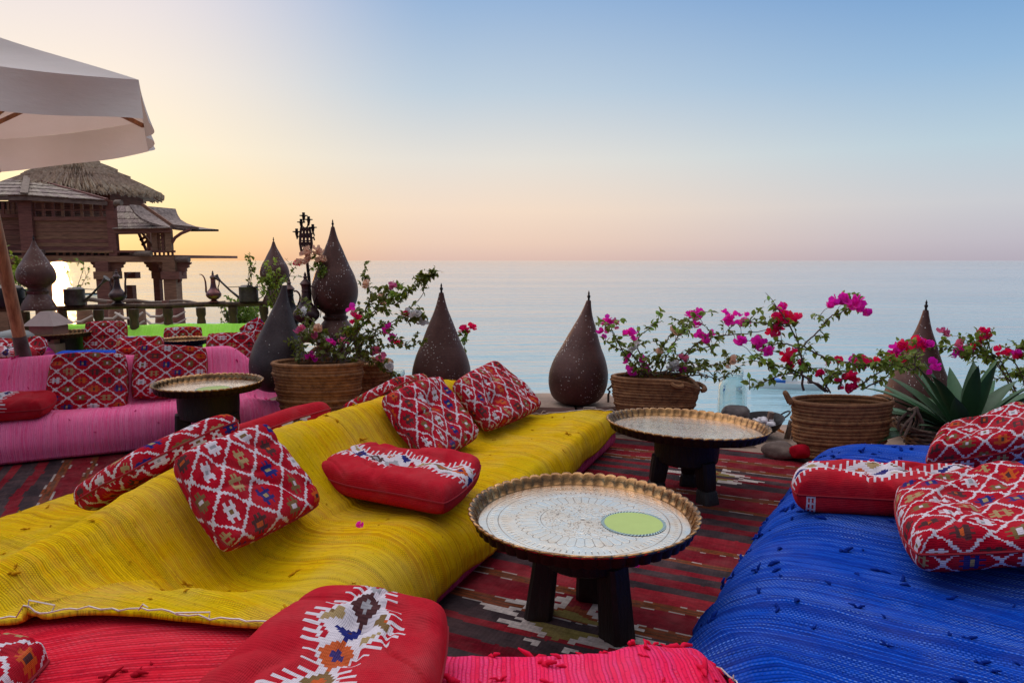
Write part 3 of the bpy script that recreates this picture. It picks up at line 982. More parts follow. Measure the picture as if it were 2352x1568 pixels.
def shapeC(S, T, Z, a):
    X = -.34 + .25 * S - .968 * T; Y = 1.80 - .968 * S - .25 * T
    return T, zc(X, Y) + .008 * fbm(S * 2, T * 2, 71, 2)


cr, VC, NRC, _, _ = drape('rag_rug', 'red_rag', (-.34, 1.80, 0), (.25, -.968, 0), (-.968, -.25, 0), lambda t: .02 - .22 * max(t, 0), lambda t: 1.1, PC, step=.011, shape=shapeC, wr=(.005, 5, 1.2), seed=8)
tag(cr, 'crimson rag rug on the near sofa, partly under the yellow hem', 'rug', 'rag rugs draped on the sofas')
knots(cr, VC, NRC, 'knot_red', 60, .019, 35, .1, .95, .2)

# --- pink sofa
UP = np.array([.9, .43, 0]); UP /= np.linalg.norm(UP); NP_ = np.array([-UP[1], UP[0], 0]); FP = np.array([-3.25, 4.15, 0])
PP = [(-.01, .03), (-.03, .14), (.02, .245), (.12, .285), (.3, .275), (.48, .28), (.6, .40), (.7, .55), (.78, .605), (.87, .57), (.93, .42), (.97, .2), (.99, .03)]


def shapeP(S, T, Z, a):
    f = np.clip((S - 1.42) / .5, 0, 1)
    f = f * f * (3 - 2 * f)
    Z = np.where(Z > .02, Z * (1 - f * .55 * np.clip((T - .2) / .5, 0, 1)) - f * .06, Z)
    g = np.clip((S - 1.78) / .22, 0, 1)
    Z = Z * (1 - .75 * g)
    Z = Z + .018 * fbm(S * 1.8, T * 2, 81, 2) * np.clip(Z / .2, 0, 1) + .012 * np.sin(S * 6) * (T > .55) * (Z > .3)
    return T, Z


sofa('floor sofa with a tall back under the pink rug', 'mauve_rag', FP, UP, NP_, lambda t: -1.35, lambda t: 1.6, [(.04, 0), (.02, .14), (.05, .22), (.12, .25), (.3, .245), (.48, .25), (.6, .3), (.7, .33), (.78, .34), (.87, .33), (.93, .2), (.95, 0)])
pk, VP, NRP, _, _ = drape('rag_rug', 'pink_rag', FP, UP, NP_, lambda t: -1.4, lambda t: 1.98, PP, step=.017, shape=shapeP, wr=(.009, 4, 1.2), seed=9)
tag(pk, 'bright pink rag rug draped over the sofa in the left middle', 'rug', 'rag rugs draped on the sofas')
knots(pk, VP, NRP, 'knot_pink', 70, .016, 45, .05, .75)

# --- far sofas: lime, plum, blue, pale blue
def far_sofa(label, rlabel, mat, F0, u, La, prof, seed, wr=(.01, 4, 1)):
    u = np.array(u, float); u /= np.linalg.norm(u); n = np.array([-u[1], u[0], 0])
    pin = [(t + (.02 if i < 2 else -.02 if i > len(prof) - 3 else 0), max(z - .035, 0)) for i, (t, z) in enumerate(prof)]
    sofa(label, 'mauve_rag', F0, u, n, lambda t: .04, lambda t: La - .04, pin)
    o, V, nr, S, L = drape('rag_rug', mat, F0, u, n, lambda t: 0, lambda t: La, prof, step=.03, wr=wr, seed=seed,
                           shape=lambda S, T, Z, a: (T, Z * (1 - .5 * np.clip((a - .94) / .06, 0, 1) ** 2 - .5 * np.clip((.06 - a) / .06, 0, 1) ** 2) + .03 * fbm(S * 1.5, T, seed, 2) * np.clip(Z / .2, 0, 1)))
    tag(o, rlabel, 'rug', 'rag rugs draped on the sofas')


lp0 = at(98, 790, Y=7.75); lp1 = at(600, 790, Y=8.45)
SPROF = [(0, .02), (-.03, .13), (.02, .24), (.12, .28), (.3, .27), (.46, .28), (.58, .38), (.68, .48), (.76, .52), (.85, .48), (.9, .3), (.93, .03)]
far_sofa('far floor sofa under the lime green rug before the railing', 'lime green rag rug on the farthest sofa by the railing', 'lime_rag', (-5.65, 7.35, 0), (1, .22, 0), 2.95, SPROF, 101, (.024, 3.2, 1.2))
far_sofa('low far sofa under the plum rug beside the parasol pole', 'plum pink rag rug on the low sofa behind the parasol pole', 'plum_rag', (-6.6, 6.5, 0), (1, .12, 0), 1.75, [(0, .02), (-.02, .15), (.03, .3), (.2, .36), (.5, .37), (.7, .33), (.75, .05)], 103)
far_sofa('low far seat under the small blue rug', 'blue rag rug on the low seat behind the pink sofa', 'blue_rag', (-4.15, 5.85, 0), (1, .25, 0), 1.55, [(0, .02), (-.02, .2), (.03, .38), (.2, .455), (.5, .45), (.7, .35), (.75, .05)], 105)

# ------------------------------------------------------------------ cushions
WHITE, TAN, NAVY = lin((206, 194, 200)), lin((160, 134, 92)), lin((30, 36, 104))
ORANGE, OLIVE, BROWN, RED, RED2 = lin((188, 80, 30)), lin((116, 90, 54)), lin((74, 42, 44)), lin((170, 10, 34)), lin((180, 24, 40))
GREY = lin((150, 146, 150))


def kilim(X, Y, seed, q=.012, dw=22, dh=19):
    """diamond lattice of stepped white lines with a hooked medallion in every diamond"""
    q = q * 16 / dw
    rs = np.random.RandomState(seed)
    xi = np.floor(X / q + rs.randint(0, dw) + dw * 50).astype(int); yi = np.floor(Y / q + rs.randint(0, dh) + dh * 50).astype(int)
    hx, hy = dw / 2, dh / 2
    dx = (xi % dw) - hx + .5; dy = (yi % dh) - hy + .5
    gi = xi // dw; gj = yi // dh
    d = np.abs(dx) / hx + np.abs(dy) / hy
    out = d > 1
    cx = np.where(out, dx - np.sign(dx) * hx, dx); cy = np.where(out, dy - np.sign(dy) * hy, dy)
    ii = np.where(out, gi * 2 + np.where(dx > 0, 1, -1), gi * 2); jj = np.where(out, gj * 2 + np.where(dy > 0, 1, -1), gj * 2)
    lineg = np.abs(np.abs(dx) - hx * (1 - np.abs(dy) / hy)) < .95
    pal = np.array([WHITE, OLIVE, NAVY, ORANGE, OLIVE, BROWN, TAN, WHITE, BROWN])
    cen = np.array([OLIVE, WHITE, TAN, BROWN, WHITE, ORANGE, RED, GREY, RED])
    h = (ii * 7 + jj * 13 + seed * 5 + (ii * jj) * 3) % 9
    ax, ay = np.abs(cx), np.abs(cy)
    med = ((ax < 2.6) & (ay < 2.1)) | ((ax > 2.4) & (ax < 4.7) & (ay > .6) & (ay < 1.9)) | ((ax > 1.2) & (ax < 3.1) & (ay > 1.9) & (ay < 3.4))
    core = (ax < 1.3) & (ay < 1.3)
    col = np.zeros(X.shape + (3,)) + np.array(RED)
    col[med] = pal[h[med]]
    col[core] = cen[h[core]]
    col[lineg] = np.array(WHITE)
    return col


def banded(X, Y, seed, q=.0088, axis=0, hw=.62):
    """plain red with a white toothed band of stepped diamonds"""
    if axis: X, Y = Y, X
    xi = np.floor(X / q + 400).astype(int) - 400; yi = np.floor(Y / q + 400).astype(int) - 400
    col = np.zeros(X.shape + (3,)) + np.array(RED2)
    per = 34
    ph = ((yi + seed * 5) % per) / per
    wv = 3.5 + 13 * hw * 2 * np.minimum(ph, 1 - ph)
    wv = np.floor(wv)
    tooth = (yi // 1) % 3 == 0
    a = np.abs(xi)
    white = (a < wv) | (tooth & (a < wv + 4))
    col[white] = np.array(WHITE)
    # stepped diamonds inside the band
    dx = ((xi + 500 * 9 + 4) % 9) - 4; dy = ((yi + ((xi + 4504) // 9 % 2) * 5 + 3000) % 10) - 4.5
    gi = (xi + 4504) // 9; gj = (yi + ((xi + 4504) // 9 % 2) * 5 + 3000) // 10
    d = np.abs(dx) + np.abs(dy)
    pal = np.array([NAVY, OLIVE, RED, BROWN, ORANGE, TAN, GREY])
    h = (gi * 5 + gj * 3 + seed) % 7
    inb = (a + 1.5 < wv) & (d < 4.6)
    col[inb] = pal[h[inb]]
    c2 = inb & (d < 1.9)
    col[c2] = pal[(h[c2] + 3) % 7]
    return col


def ladder(col, X, Y, x0, y0, q=.0125):
    i = np.floor((X - x0) / q); j = np.floor((Y - y0) / q)
    m = (np.abs(i) <= 2) & (j >= 0) & (j < 13)
    lad = m & ((np.abs(i) == 2) | (i == 0) | (j % 3 == 0))
    col[lad] = np.array(WHITE)


def cushion(label, quad, thick, design, seed, N=84, q=.0108, dents=(), bend=0.0, group='kilim cushions on the sofas', side_col=None, flip=False, lump=.02):
    """box cushion on the bilinear patch through four world corners"""
    A, B, C_, D = [Vector(p) for p in quad]
    e1 = (D - A + C_ - B) / 2; e2 = (B - A + C_ - D) / 2
    nrm = e1.cross(e2).normalized()
    if nrm.dot(Vector((0, 0, CAM_H)) - (A + C_) / 2) < 0: nrm = -nrm
    W, H = e1.length, e2.length
    p = 9.0; qz = 2.6
    th = np.linspace(math.pi, 0, 2001)
    half = thick / 2

    def param(L):
        c = np.sign(np.cos(th)) * np.abs(np.cos(th)) ** (2 / p); z = np.abs(np.sin(th)) ** (2 / qz)
        d = np.r_[0, np.cumsum(np.hypot(np.diff(c * L / 2), np.diff(z * half)))]
        l = np.linspace(0, d[-1], N + 1)
        return np.interp(l, d, c), np.interp(l, d, z), l - d[-1] / 2
    uu, zu, lu = param(W); vv, zv, lv = param(H)
    U, Vv = np.meshgrid(uu, vv, indexing='ij'); ZZ = zu[:, None] * zv[None, :]
    LU, LV = np.meshgrid(lu, lv, indexing='ij')
    k = .16
    X = U * np.sqrt(1 - k * Vv ** 2 / 1.0 * np.abs(U) ** 4); Y = Vv * np.sqrt(1 - k * U ** 2 * np.abs(Vv) ** 4)
    a = (X + 1) / 2; b = (Y + 1) / 2
    a3, b3 = a[..., None], b[..., None]
    base = (1 - a3) * (1 - b3) * np.array(A) + (1 - a3) * b3 * np.array(B) + a3 * b3 * np.array(C_) + a3 * (1 - b3) * np.array(D)
    nz = fbm(LU * 5, LV * 5, seed, 3)
    crease = np.abs(vn(LU * 9 + 3 * vn(LU * 4, LV * 4, seed + 2), LV * 9, seed + 4))
    top = ZZ * half * (1 + .08 * nz) + lump * nz * ZZ - .013 * np.clip(.16 - crease, 0, 1) / .16 * ZZ
    for (du, dv, r, dep) in dents:
        top = top - dep * np.exp(-((U - du) ** 2 + (Vv - dv) ** 2) / r ** 2) * ZZ
    arch = bend * (1 - U ** 2) + .02 * vn(U * 1.3, Vv * 1.3, seed + 8)
    nn = np.array(nrm)
    Vt = base + (arch + top)[..., None] * nn
    Vb = base + (arch - ZZ * half * (1 + .06 * nz))[..., None] * nn
    F = grid_faces(N + 1, N + 1)
    if e1.cross(e2).dot(nrm) < 0: F = F[:, ::-1]
    nv = (N + 1) ** 2
    V = np.vstack([Vt.reshape(-1, 3), Vb.reshape(-1, 3)])
    # weld the rim of the lower sheet to the upper one
    idx = np.arange(nv).reshape(N + 1, N + 1)
    lowmap = idx + nv
    lowmap[0, :] = idx[0, :]; lowmap[-1, :] = idx[-1, :]; lowmap[:, 0] = idx[:, 0]; lowmap[:, -1] = idx[:, -1]
    lm = lowmap.ravel()
    Fb = lm[F][:, ::-1]
    cu = (LU[:-1, :-1] + LU[1:, 1:]) / 2; cv = (LV[:-1, :-1] + LV[1:, 1:]) / 2
    if design == 'kilim':
        c1 = kilim(cu, cv, seed, q); c2 = kilim(cu, cv, seed + 3, q)
    elif design == 'far':
        c1 = kilim(cu, cv, seed, q=.0105); c2 = c1
    else:
        ax = 0 if design == 'band' else 1
        c1 = banded(cu, cv, seed, axis=ax); c2 = c1.copy(); c2[:] = np.array(RED2)
        if side_col: side_col(c2, cu, cv)
    fc = np.vstack([c1.reshape(-1, 3), c2.reshape(-1, 3)])
    uv = np.vstack([np.stack([LU, LV], -1).reshape(-1, 2)] * 2)
    ctr = (A + B + C_ + D) / 4
    root = empty('cushion', ctr, label, 'cushion', group)
    used = np.unique(np.vstack([F, Fb])); remap = np.full(2 * nv, -1); remap[used] = np.arange(len(used))
    np_mesh('cover', (V[used] - np.array(ctr)), remap[np.vstack([F, Fb])], M['kilim'], root, uv=uv[used], fcol=fc)
    # piped seam round the rim
    rim = np.concatenate([idx[0, :], idx[1:, -1], idx[-1, -2::-1], idx[-2::-1, 0]])
    mb = MB(); mb.tube([Vector(q) - ctr for q in V[rim[::3]]], .0045, 5, cap=False)
    mb.build('seam', M['seam'], root)
    return root


def plane_pts(px, P0, nrm):
    out = []
    P0 = Vector(P0); nrm = Vector(nrm); o = Vector((0, 0, CAM_H))
    for (x, y) in px:
        r = ray(x, y)
        out.append(o + r * ((P0 - o).dot(nrm) / r.dot(nrm)))
    return out


def yel(s, t, z): return FY + UY * s + NY * t + np.array([0, 0, z])
NBACK = -NY * .30 + np.array([0, 0, .33]); NBACK /= np.linalg.norm(NBACK)
PB0 = yel(0, .66, .43) + NBACK * .075
D2 = ((-.28, .1, .22, .03), (.32, -.1, .22, .03))
# on the yellow sofa (corners: upper-left, upper-right, lower-right, lower-left as seen)
cushion('large kilim cushion with a diamond lattice leaning nearest on the yellow backrest', plane_pts([(388, 1052), (604, 975), (746, 1160), (520, 1272)], PB0, NBACK), .125, 'kilim', 3, N=110, dents=((.25, -.15, .2, .025),))
cushion('kilim cushion in the middle of the three on the front of the yellow backrest', plane_pts([(868, 912), (1002, 866), (1102, 1008), (984, 1062)], PB0, NBACK), .125, 'kilim', 8, N=96, q=.0098, dents=((-.3, .1, .2, .03), (.3, .2, .2, .02)))
cushion('kilim cushion at the sea end of the yellow backrest with a deep dimple', plane_pts([(1034, 880), (1130, 828), (1248, 938), (1124, 990)], PB0, NBACK), .125, 'kilim', 14, N=96, q=.0098, dents=((.2, -.35, .22, .05),))
cushion('plain red flat cushion with a white toothed band lying on the yellow seat', [(-.87, 2.86, .375), (-.74, 3.27, .375), (-.11, 2.98, .385), (-.24, 2.50, .38)], .14, 'band2', 4, N=100, dents=((.05, .05, .3, .05), (.6, .3, .2, .02), (-.6, .1, .2, .015)),
        side_col=lambda c, x, y: ladder(c, y, -x, -.0, -.36))
cushion('big crimson cushion with a white and navy toothed band at the very front', [(-.67, 1.22, .395), (-.525, 1.73, .395), (-.145, 1.63, .39), (-.17, 1.14, .385)], .17, 'band', 9, N=120, dents=((.05, .30, .16, .05), (0, -.4, .3, .03)), lump=.01)
cushion('kilim cushion corner poking into the bottom left of the crimson rug', [(-1.42, 1.12, .40), (-1.44, 1.52, .41), (-1.06, 1.50, .38), (-1.05, 1.12, .38)], .14, 'kilim', 21, N=84)
NB2 = NY * .30 + np.array([0, 0, .28]); NB2 /= np.linalg.norm(NB2)
cushion('long kilim cushion slumped behind the yellow ridge, left of the nearest cushion', [yel(-.50, 1.36, .35), yel(-.50, 1.00, .545), yel(.04, .98, .63), yel(.02, 1.36, .42)], .13, 'kilim', 27, N=90)
cushion('red banded cushion lying behind the yellow ridge in the middle', [yel(.10, 1.42, .36), yel(.12, 1.05, .53), yel(.72, 1.03, .53), yel(.70, 1.42, .36)], .13, 'band', 6, N=72)
cushion('kilim cushion mostly hidden behind the yellow ridge by the large basket', [yel(1.12, 1.34, .36), yel(1.14, .98, .57), yel(1.62, .98, .56), yel(1.60, 1.34, .36)], .12, 'kilim', 33, N=72)
# on the blue sofa
cushion('big kilim cushion lying on the blue rug, nearest on the right', [(1.21, 1.98, .40), (1.43, 2.50, .41), (2.02, 2.68, .47), (1.86, 1.98, .44)], .16, 'kilim', 39, N=110, dents=((-.1, .1, .3, .03), (.5, .3, .3, .04)))
cushion('long plain red cushion with a small white ladder mark across the blue rug', [(1.10, 2.62, .37), (1.22, 2.86, .385), (1.98, 2.68, .41), (1.84, 2.44, .40)], .165, 'band2', 12, N=100, dents=((-.35, .2, .3, .02), (.3, .3, .25, .03)), side_col=lambda c, x, y: ladder(c, -x, -y, .31, .10, .0095))
cushion('kilim cushion half turned up at the far right of the blue rug', [(1.84, 2.98, .39), (2.04, 3.20, .45), (2.62, 3.42, .54), (2.42, 3.02, .46)], .17, 'kilim', 45, N=96, dents=((0, 0, .3, .03),))
# on the pink sofa
NPB = -NP_ * .32 + np.array([0, 0, .2]); NPB /= np.linalg.norm(NPB)
PP0 = FP + NP_ * .62 + np.array([0, 0, .42]) + NPB * .07
cushion('upright kilim cushion on the pink sofa, left of the pair', plane_pts([(100, 952), (116, 812), (294, 812), (296, 950)], PP0, NPB), .13, 'kilim', 51, N=96, q=.0098)
cushion('upright kilim cushion on the pink sofa, right of the pair, behind the small tray table', plane_pts([(298, 920), (310, 792), (478, 797), (474, 905)], PP0, NPB), .13, 'kilim', 57, N=96, q=.0098)
cushion('red banded cushion lying on the pink seat, cut by the picture edge', [(-3.62, 4.05, .355), (-3.78, 4.42, .36), (-3.10, 4.62, .36), (-2.98, 4.28, .35)], .13, 'band', 15, N=80, dents=((0, 0, .3, .02),))


# far cushions before the railing
def far_cushion(label, px, py, w, h, Y, seed, tilt=18, yaw=0, roll=0, design='far', th=.12):
    c = at(px, py, Y=Y)
    W = w / FOC * Y; H = h / FOC * Y
    Mx = Matrix.Rotation(R(yaw), 3, 'Z') @ Matrix.Rotation(R(90 - tilt), 3, 'X') @ Matrix.Rotation(R(roll), 3, 'Z')
    q = [c + Mx @ Vector((a * W / 2, b * H / 2, 0)) for a, b in ((-1, -1), (-1, 1), (1, 1), (1, -1))]
    cushion(label, q, th, design, seed, N=56)


far_cushion('upright kilim cushion on the lime green rug, left one', 243, 773, 92, 72, 7.75, 63, 14, 10)
far_cushion('upright kilim cushion on the lime green rug, right one', 420, 778, 84, 56, 8.1, 66, 14, 10)
far_cushion('kilim cushion lying in front of the lime rug between the two blue patches', 322, 795, 100, 44, 6.0, 69, 38, 12)
far_cushion('red kilim cushion peeking up behind the pair on the pink sofa', 315, 787, 66, 30, 6.7, 71, 30, 10, 0, 'band')
far_cushion('kilim cushion standing behind the right end of the pink sofa', 530, 797, 106, 62, 6.2, 74, 22, 12)
far_cushion('dark kilim cushion showing above the one behind the pink sofa end', 528, 784, 100, 40, 6.7, 77, 30, 12)
far_cushion('tilted kilim cushion at the right end of the lime rug', 583, 757, 54, 40, 7.4, 80, 25, 30, 30)
far_cushion('kilim cushion beside the dark teardrop lamp at the right end of the lime rug', 606, 770, 56, 44, 7.0, 83, 25, 25, 35)
far_cushion('kilim cushion lying on the plum rug at the left picture edge', 44, 797, 116, 44, 6.4, 86, 48, 6)
far_cushion('banded red cushion in front of the plum rug beside the parasol pole', 22, 812, 110, 30, 6.0, 89, 60, 6, 0, 'band')

# ------------------------------------------------------------------ tray tables
def tray(label, c, rad, tilt=(0, 0), rz=0, flutes=54, rim=.040, group='brass trays'):
    root = empty('brass_tray', c, label, 'tray', group, (R(tilt[0]), R(tilt[1]), R(rz)))
    n = flutes * 6
    th = np.linspace(0, 2 * math.pi, n, endpoint=False)
    fl = np.abs(np.sin(th * flutes / 2))           # 0 at the ribs
    rin = rad * .925
    r = np.array([0.0001] + list(np.linspace(.03, rin - .004, 14)) + [rin])
    V = np.stack([r[:, None] * np.cos(th), r[:, None] * np.sin(th), 0 * r[:, None] + 0 * th], -1)
    o = np_mesh('tray_plate', V.reshape(-1, 3), grid_faces(len(r), n, True), M['tray'], root)
    prof = [(rin, 0, 0), (rin + .002, .003, .1), (rin + .004, .006, .2), (rin + .007, .008, .9), (rad - .018, rim * .55, 1.0), (rad - .010, rim * .9, 1.1), (rad - .002, rim + .003, 1.2), (rad + .004, rim - .001, 1.2), (rad + .002, rim - .007, 1.0), (rad - .012, rim * .5, .9), (rin + .012, -.006, .8), (rin - .01, -.012, .1), (rin - .06, -.013, 0), (.02, -.013, 0)]
    rows = []
    for (rr, zz, am) in prof:
        k = (fl ** .45 - .6)
        rows.append(np.stack([(rr + am * .0105 * k) * np.cos(th), (rr + am * .0105 * k) * np.sin(th), zz + am * .005 * k * (zz > .02)], -1))
    V = np.stack(rows)
    o = np_mesh('fluted_rim', V[:9].reshape(-1, 3), grid_faces(9, n, True), M['brass'], root)
    o = np_mesh('underside', V[8:].reshape(-1, 3), grid_faces(len(prof) - 8, n, True), M['brass_dark'], root)
    return root


def table(label, c, ztop, rdrum, hdrum, legs, legw, rz=0, group='dark wooden drum tables', splay=.03, notch=True):
    root = empty('tray_table', (c[0], c[1], 0), label, 'table', group, (0, 0, R(rz)))
    mb = MB()
    z1, z0 = ztop, ztop - hdrum
    mb.lathe([(rdrum * .9, z0), (rdrum * .97, z0 + .01), (rdrum, z0 + hdrum * .4), (rdrum, z1 - .02), (rdrum * 1.02, z1 - .012), (rdrum * 1.02, z1)], 28, warp=lambda p: Vector((p.x * (1 + .02 * math.sin(3 * math.atan2(p.y, p.x))), p.y, p.z)))
    mb.build('drum_base', M['wood_black'], root)
    for a in legs:
        a = R(a)
        rr = rdrum * .80
        pr = []
        mb = MB()
        top = Vector((rr * math.cos(a), rr * math.sin(a), z0 + .03)); bot = Vector(((rr + splay) * math.cos(a), (rr + splay) * math.sin(a), .008))
        for f, wdt in (((0, 1.0), (.35, .98), (.62, .9), (.66, .82), (.7, .98), (1, 1.12)) if notch else ((0, .92), (.3, .95), (.6, 1.0), (.85, 1.04), (.97, 1.06), (1, 1.0))):
            p = top.lerp(bot, f); w = legw / 2 * wdt
            pr.append([p + Vector((math.cos(a + q) * w * 1.3, math.sin(a + q) * w * 1.3, 0)) for q in [math.pi / 4 + k * math.pi / 2 + d for k in range(4) for d in (-.16, .16)]])
        vs = [p for ring in pr for p in ring]; m = 8
        fs = [(i * m + k, i * m + (k + 1) % m, (i + 1) * m + (k + 1) % m, (i + 1) * m + k) for i in range(len(pr) - 1) for k in range(m)]
        fs += [tuple(range(m))[::-1], tuple((len(pr) - 1) * m + k for k in range(m))]
        mb.add(vs, fs).build('leg', M['wood_black'], root)
    return root


T1 = at(1339, 1192, z=.392)
table('dark wooden three-legged drum table under the nearest brass tray', (T1.x + .01, T1.y + .02), T1.z - .012, .168, .145, (-52, 172, 75), .092, notch=False)
tray('nearest brass tray with a green paper disc on it', (T1.x, T1.y, T1.z), .398, rz=4)
T2 = at(1577, 986, z=.382)
table('dark wooden drum table under the tilted tray by the terrace edge', (T2.x + .01, T2.y + .02), T2.z - .03, .175, .15, (-62, 178, 70), .085)
tray('slightly tilted brass tray by the terrace edge, bare and tarnished', (T2.x, T2.y, T2.z), .43, (-.5, 3.2), rz=40)
T3 = at(480, 890, z=.475)
table('dark drum table before the pink sofa under the small tray', (T3.x - .01, T3.y + .0), T3.z - .012, .19, .18, (205, -10, 90), .09, splay=.02)
tray('small brass tray holding a green paper disc before the pink sofa', (T3.x, T3.y, T3.z), .335, (0, 0), rz=10, flutes=48)
T4 = at(146, 771, z=.452)
table('dark drum table behind the parasol pole under the far left tray', (T4.x, T4.y), T4.z - .012, .185, .2, (200, -30, 90), .09, splay=.02)
tray('far left brass tray edged by sunlight behind the parasol pole', (T4.x, T4.y, T4.z), .335, (0, -2), rz=10, flutes=44)
T5 = at(424, 787, Y=6.75)
table('drum table mostly hidden behind the pink sofa under a tray rim', (T5.x, T5.y), T5.z - .012, .16, .2, (200, -30, 90), .09, splay=.02)
tray('brass tray showing only its rim behind the pink sofa cushions', (T5.x, T5.y, T5.z), .225, rz=10, flutes=40)


def paper_disc(label, c, rad, rz=0):
    root = empty('paper_disc', c, label, 'coaster', 'green paper discs on trays', (0, 0, R(rz)))
    mb = MB(); mb.lathe([(.0001, .0012), (rad * .9, .0014), (rad * .9, 0)], 48)
    mb.build('disc', M['sticker'], root)
    mb = MB(); mb.lathe([(rad * .9, .0), (rad * .9, .0013), (rad, .0011), (rad, 0)], 96)
    mb.build('dashed_border', M['sticker_edge'], root)


M['sticker'] = simple_mat('green_paper', lin((166, 182, 100)), .6, var=.08, nscale=20)
m_, t_, b_ = new_mat('dashed_paper')
tc_ = t_.n('ShaderNodeTexCoord'); s_ = t_.n('ShaderNodeSeparateXYZ', {0: tc_.outputs['Object']})
th_ = t_.m('ADD', t_.m('ARCTAN2', s_.outputs[1], s_.outputs[0]), t_.m('MULTIPLY', t_.m('SQRT', t_.m('ADD', t_.m('POWER', s_.outputs[0], 2.0), t_.m('POWER', s_.outputs[1], 2.0))), 6.0))
t_.set(b_.inputs['Base Color'], t_.mix(t_.map(t_.m('SINE', t_.m('MULTIPLY', th_, 58.0)), -.15, .15), lin((34, 52, 84)), lin((160, 182, 170))))
M['sticker_edge'] = m_
S1 = at(1455, 1199, z=.396)
paper_disc('green paper disc with a dashed blue border on the nearest tray', (S1.x, S1.y, .3925), .112)
S3 = at(490, 892, z=.478)
paper_disc('green paper disc with a dashed blue border on the tray before the pink sofa', (S3.x, S3.y, .4755), .11)

# ------------------------------------------------------------------ parasol
def parasol():
    c = Vector((-3.53, 4.50, .02)); rz = R(27)
    root = empty('parasol', (-3.58, 5.0, 0), 'cream canvas parasol on a leaning wooden pole at the left edge', 'parasol')
    off = c - Vector((-3.58, 5.0, 0))
    Rz = Matrix.Rotation(rz, 3, 'Z')
    half = 1.04; ze = 2.36; za = 2.80

    def L(x, y, z):  # canopy frame: x to the right edge, y away; slight tilt
        return Rz @ Vector((x, y, 0)) + off + Vector((0, 0, z + .035 * y - .02 * x + (.06 - .25 * (1 - x / half)) * max(0, y / half + 1) / 2 * min(1, abs(y) / half)))
    corners = [(1, -1), (1, 1), (-1, 1), (-1, -1)]
    n = 14
    mb = MB()
    for k in range(4):
        a, b = corners[k], corners[(k + 1) % 4]
        idx = {}
        vs = []
        for i in range(n + 1):
            for j in range(n + 1):
                f = i / n; g = j / n
                x = (a[0] * (1 - g) + b[0] * g) * half * f; y = (a[1] * (1 - g) + b[1] * g) * half * f
                sag = -.045 * math.sin(math.pi * f) * (1 - abs(2 * ((g * 2) % 1) - 1) ** 2 * 0 - 0) * abs(math.sin(2 * math.pi * g)) - .02 * f * abs(math.sin(2 * math.pi * g))
                vs.append(L(x, y, za + (ze - za) * f ** .92 + sag))
        fs = [(i * (n + 1) + j, (i + 1) * (n + 1) + j, (i + 1) * (n + 1) + j + 1, i * (n + 1) + j + 1) for i in range(n) for j in range(n)]
        mb.add(vs, fs)
    o = mb.build('canopy', M['canvas'], root)
    # valance: two flaps per side, slit at corner and mid rib
    for k in range(4):
        a, b = corners[k], corners[(k + 1) % 4]
        out = Vector(((a[0] + b[0]) / 2, (a[1] + b[1]) / 2, 0))
        for h in range(2):
            mb = MB(); vs = []; m = 16; rr = 5
            for i in range(m + 1):
                g = h * .5 + i / m * .5
                x = (a[0] * (1 - g) + b[0] * g) * half; y = (a[1] * (1 - g) + b[1] * g) * half
                sag = -.02 * abs(math.sin(2 * math.pi * g))
                e = i / m
                for q in range(rr + 1):
                    v = q / rr
                    blow = (v * (.03 + .05 * math.sin(2.5 * math.pi * e + k * 1.3 + h * 2)) + .05 * v * v * (1 if k != 2 else -.5)) * (.5 if k == 0 else 1)
                    curl = .05 * v * (max(0, 1 - e * 9) + max(0, 1 - (1 - e) * 9))
                    p = L(x + out.x * blow, y + out.y * blow, ze + sag - .235 * v - .012 * math.sin(6 * e) * v)
                    t = Rz @ Vector((b[0] - a[0], b[1] - a[1], 0)).normalized()
                    p = p + t * curl * (-.25 if e < .5 else .25)
                    vs.append(p)
            fs = [(i * (rr + 1) + q, (i + 1) * (rr + 1) + q, (i + 1) * (rr + 1) + q + 1, i * (rr + 1) + q + 1) for i in range(m) for q in range(rr)]
            mb.add(vs, fs).build('valance', M['canvas'], root)
    for k in range(8):
        a = corners[k // 2]; b = corners[(k // 2 + 1) % 4]
        x, y = (a if k % 2 == 0 else ((a[0] + b[0]) / 2, (a[1] + b[1]) / 2))
        r = MB(); r.beam(L(0, 0, za - .08), L(x * half * .985, y * half * .985, ze - .035), .022, .032)
        r.build('rib', M['pole_wood'], root, smooth=False)
        s = MB(); s.beam(L(x * half * .5, y * half * .5, (za + ze) / 2 - .06), L(0, 0, 2.05), .018, .024)
        s.build('strut', M['pole_wood'], root, smooth=False)
    b = MB(); p0 = Vector((.0, .06, .02)); p1 = L(0, 0, za - .02)
    b.tube([p0.lerp(p1, i / 10) for i in range(11)], [.042 - .003 * i / 10 for i in range(11)], 14)
    b.build('pole', M['pole_wood'], root)
    b = MB(); q0 = p0.lerp(p1, .17); q1 = p0.lerp(p1, .265)
    b.tube([q0, q0.lerp(q1, .5), q1], [.047, .05, .044], 14)
    b.build('sleeve', M['tin'], root)
    b = MB(); b.lathe([(.25, 0), (.25, .06), (.1, .09), (.055, .3)], 20); b.build('base', M['black_iron'], root)


parasol()

# ------------------------------------------------------------------ teardrop lamps
DROP = [(0, .42), (.02, .62), (.05, .78), (.09, .88), (.135, .94), (.19, .985), (.25, 1), (.31, .985), (.37, .935), (.45, .84), (.55, .67), (.66, .51), (.76, .36), (.83, .25), (.89, .175), (.95, .115), (1, .075)]


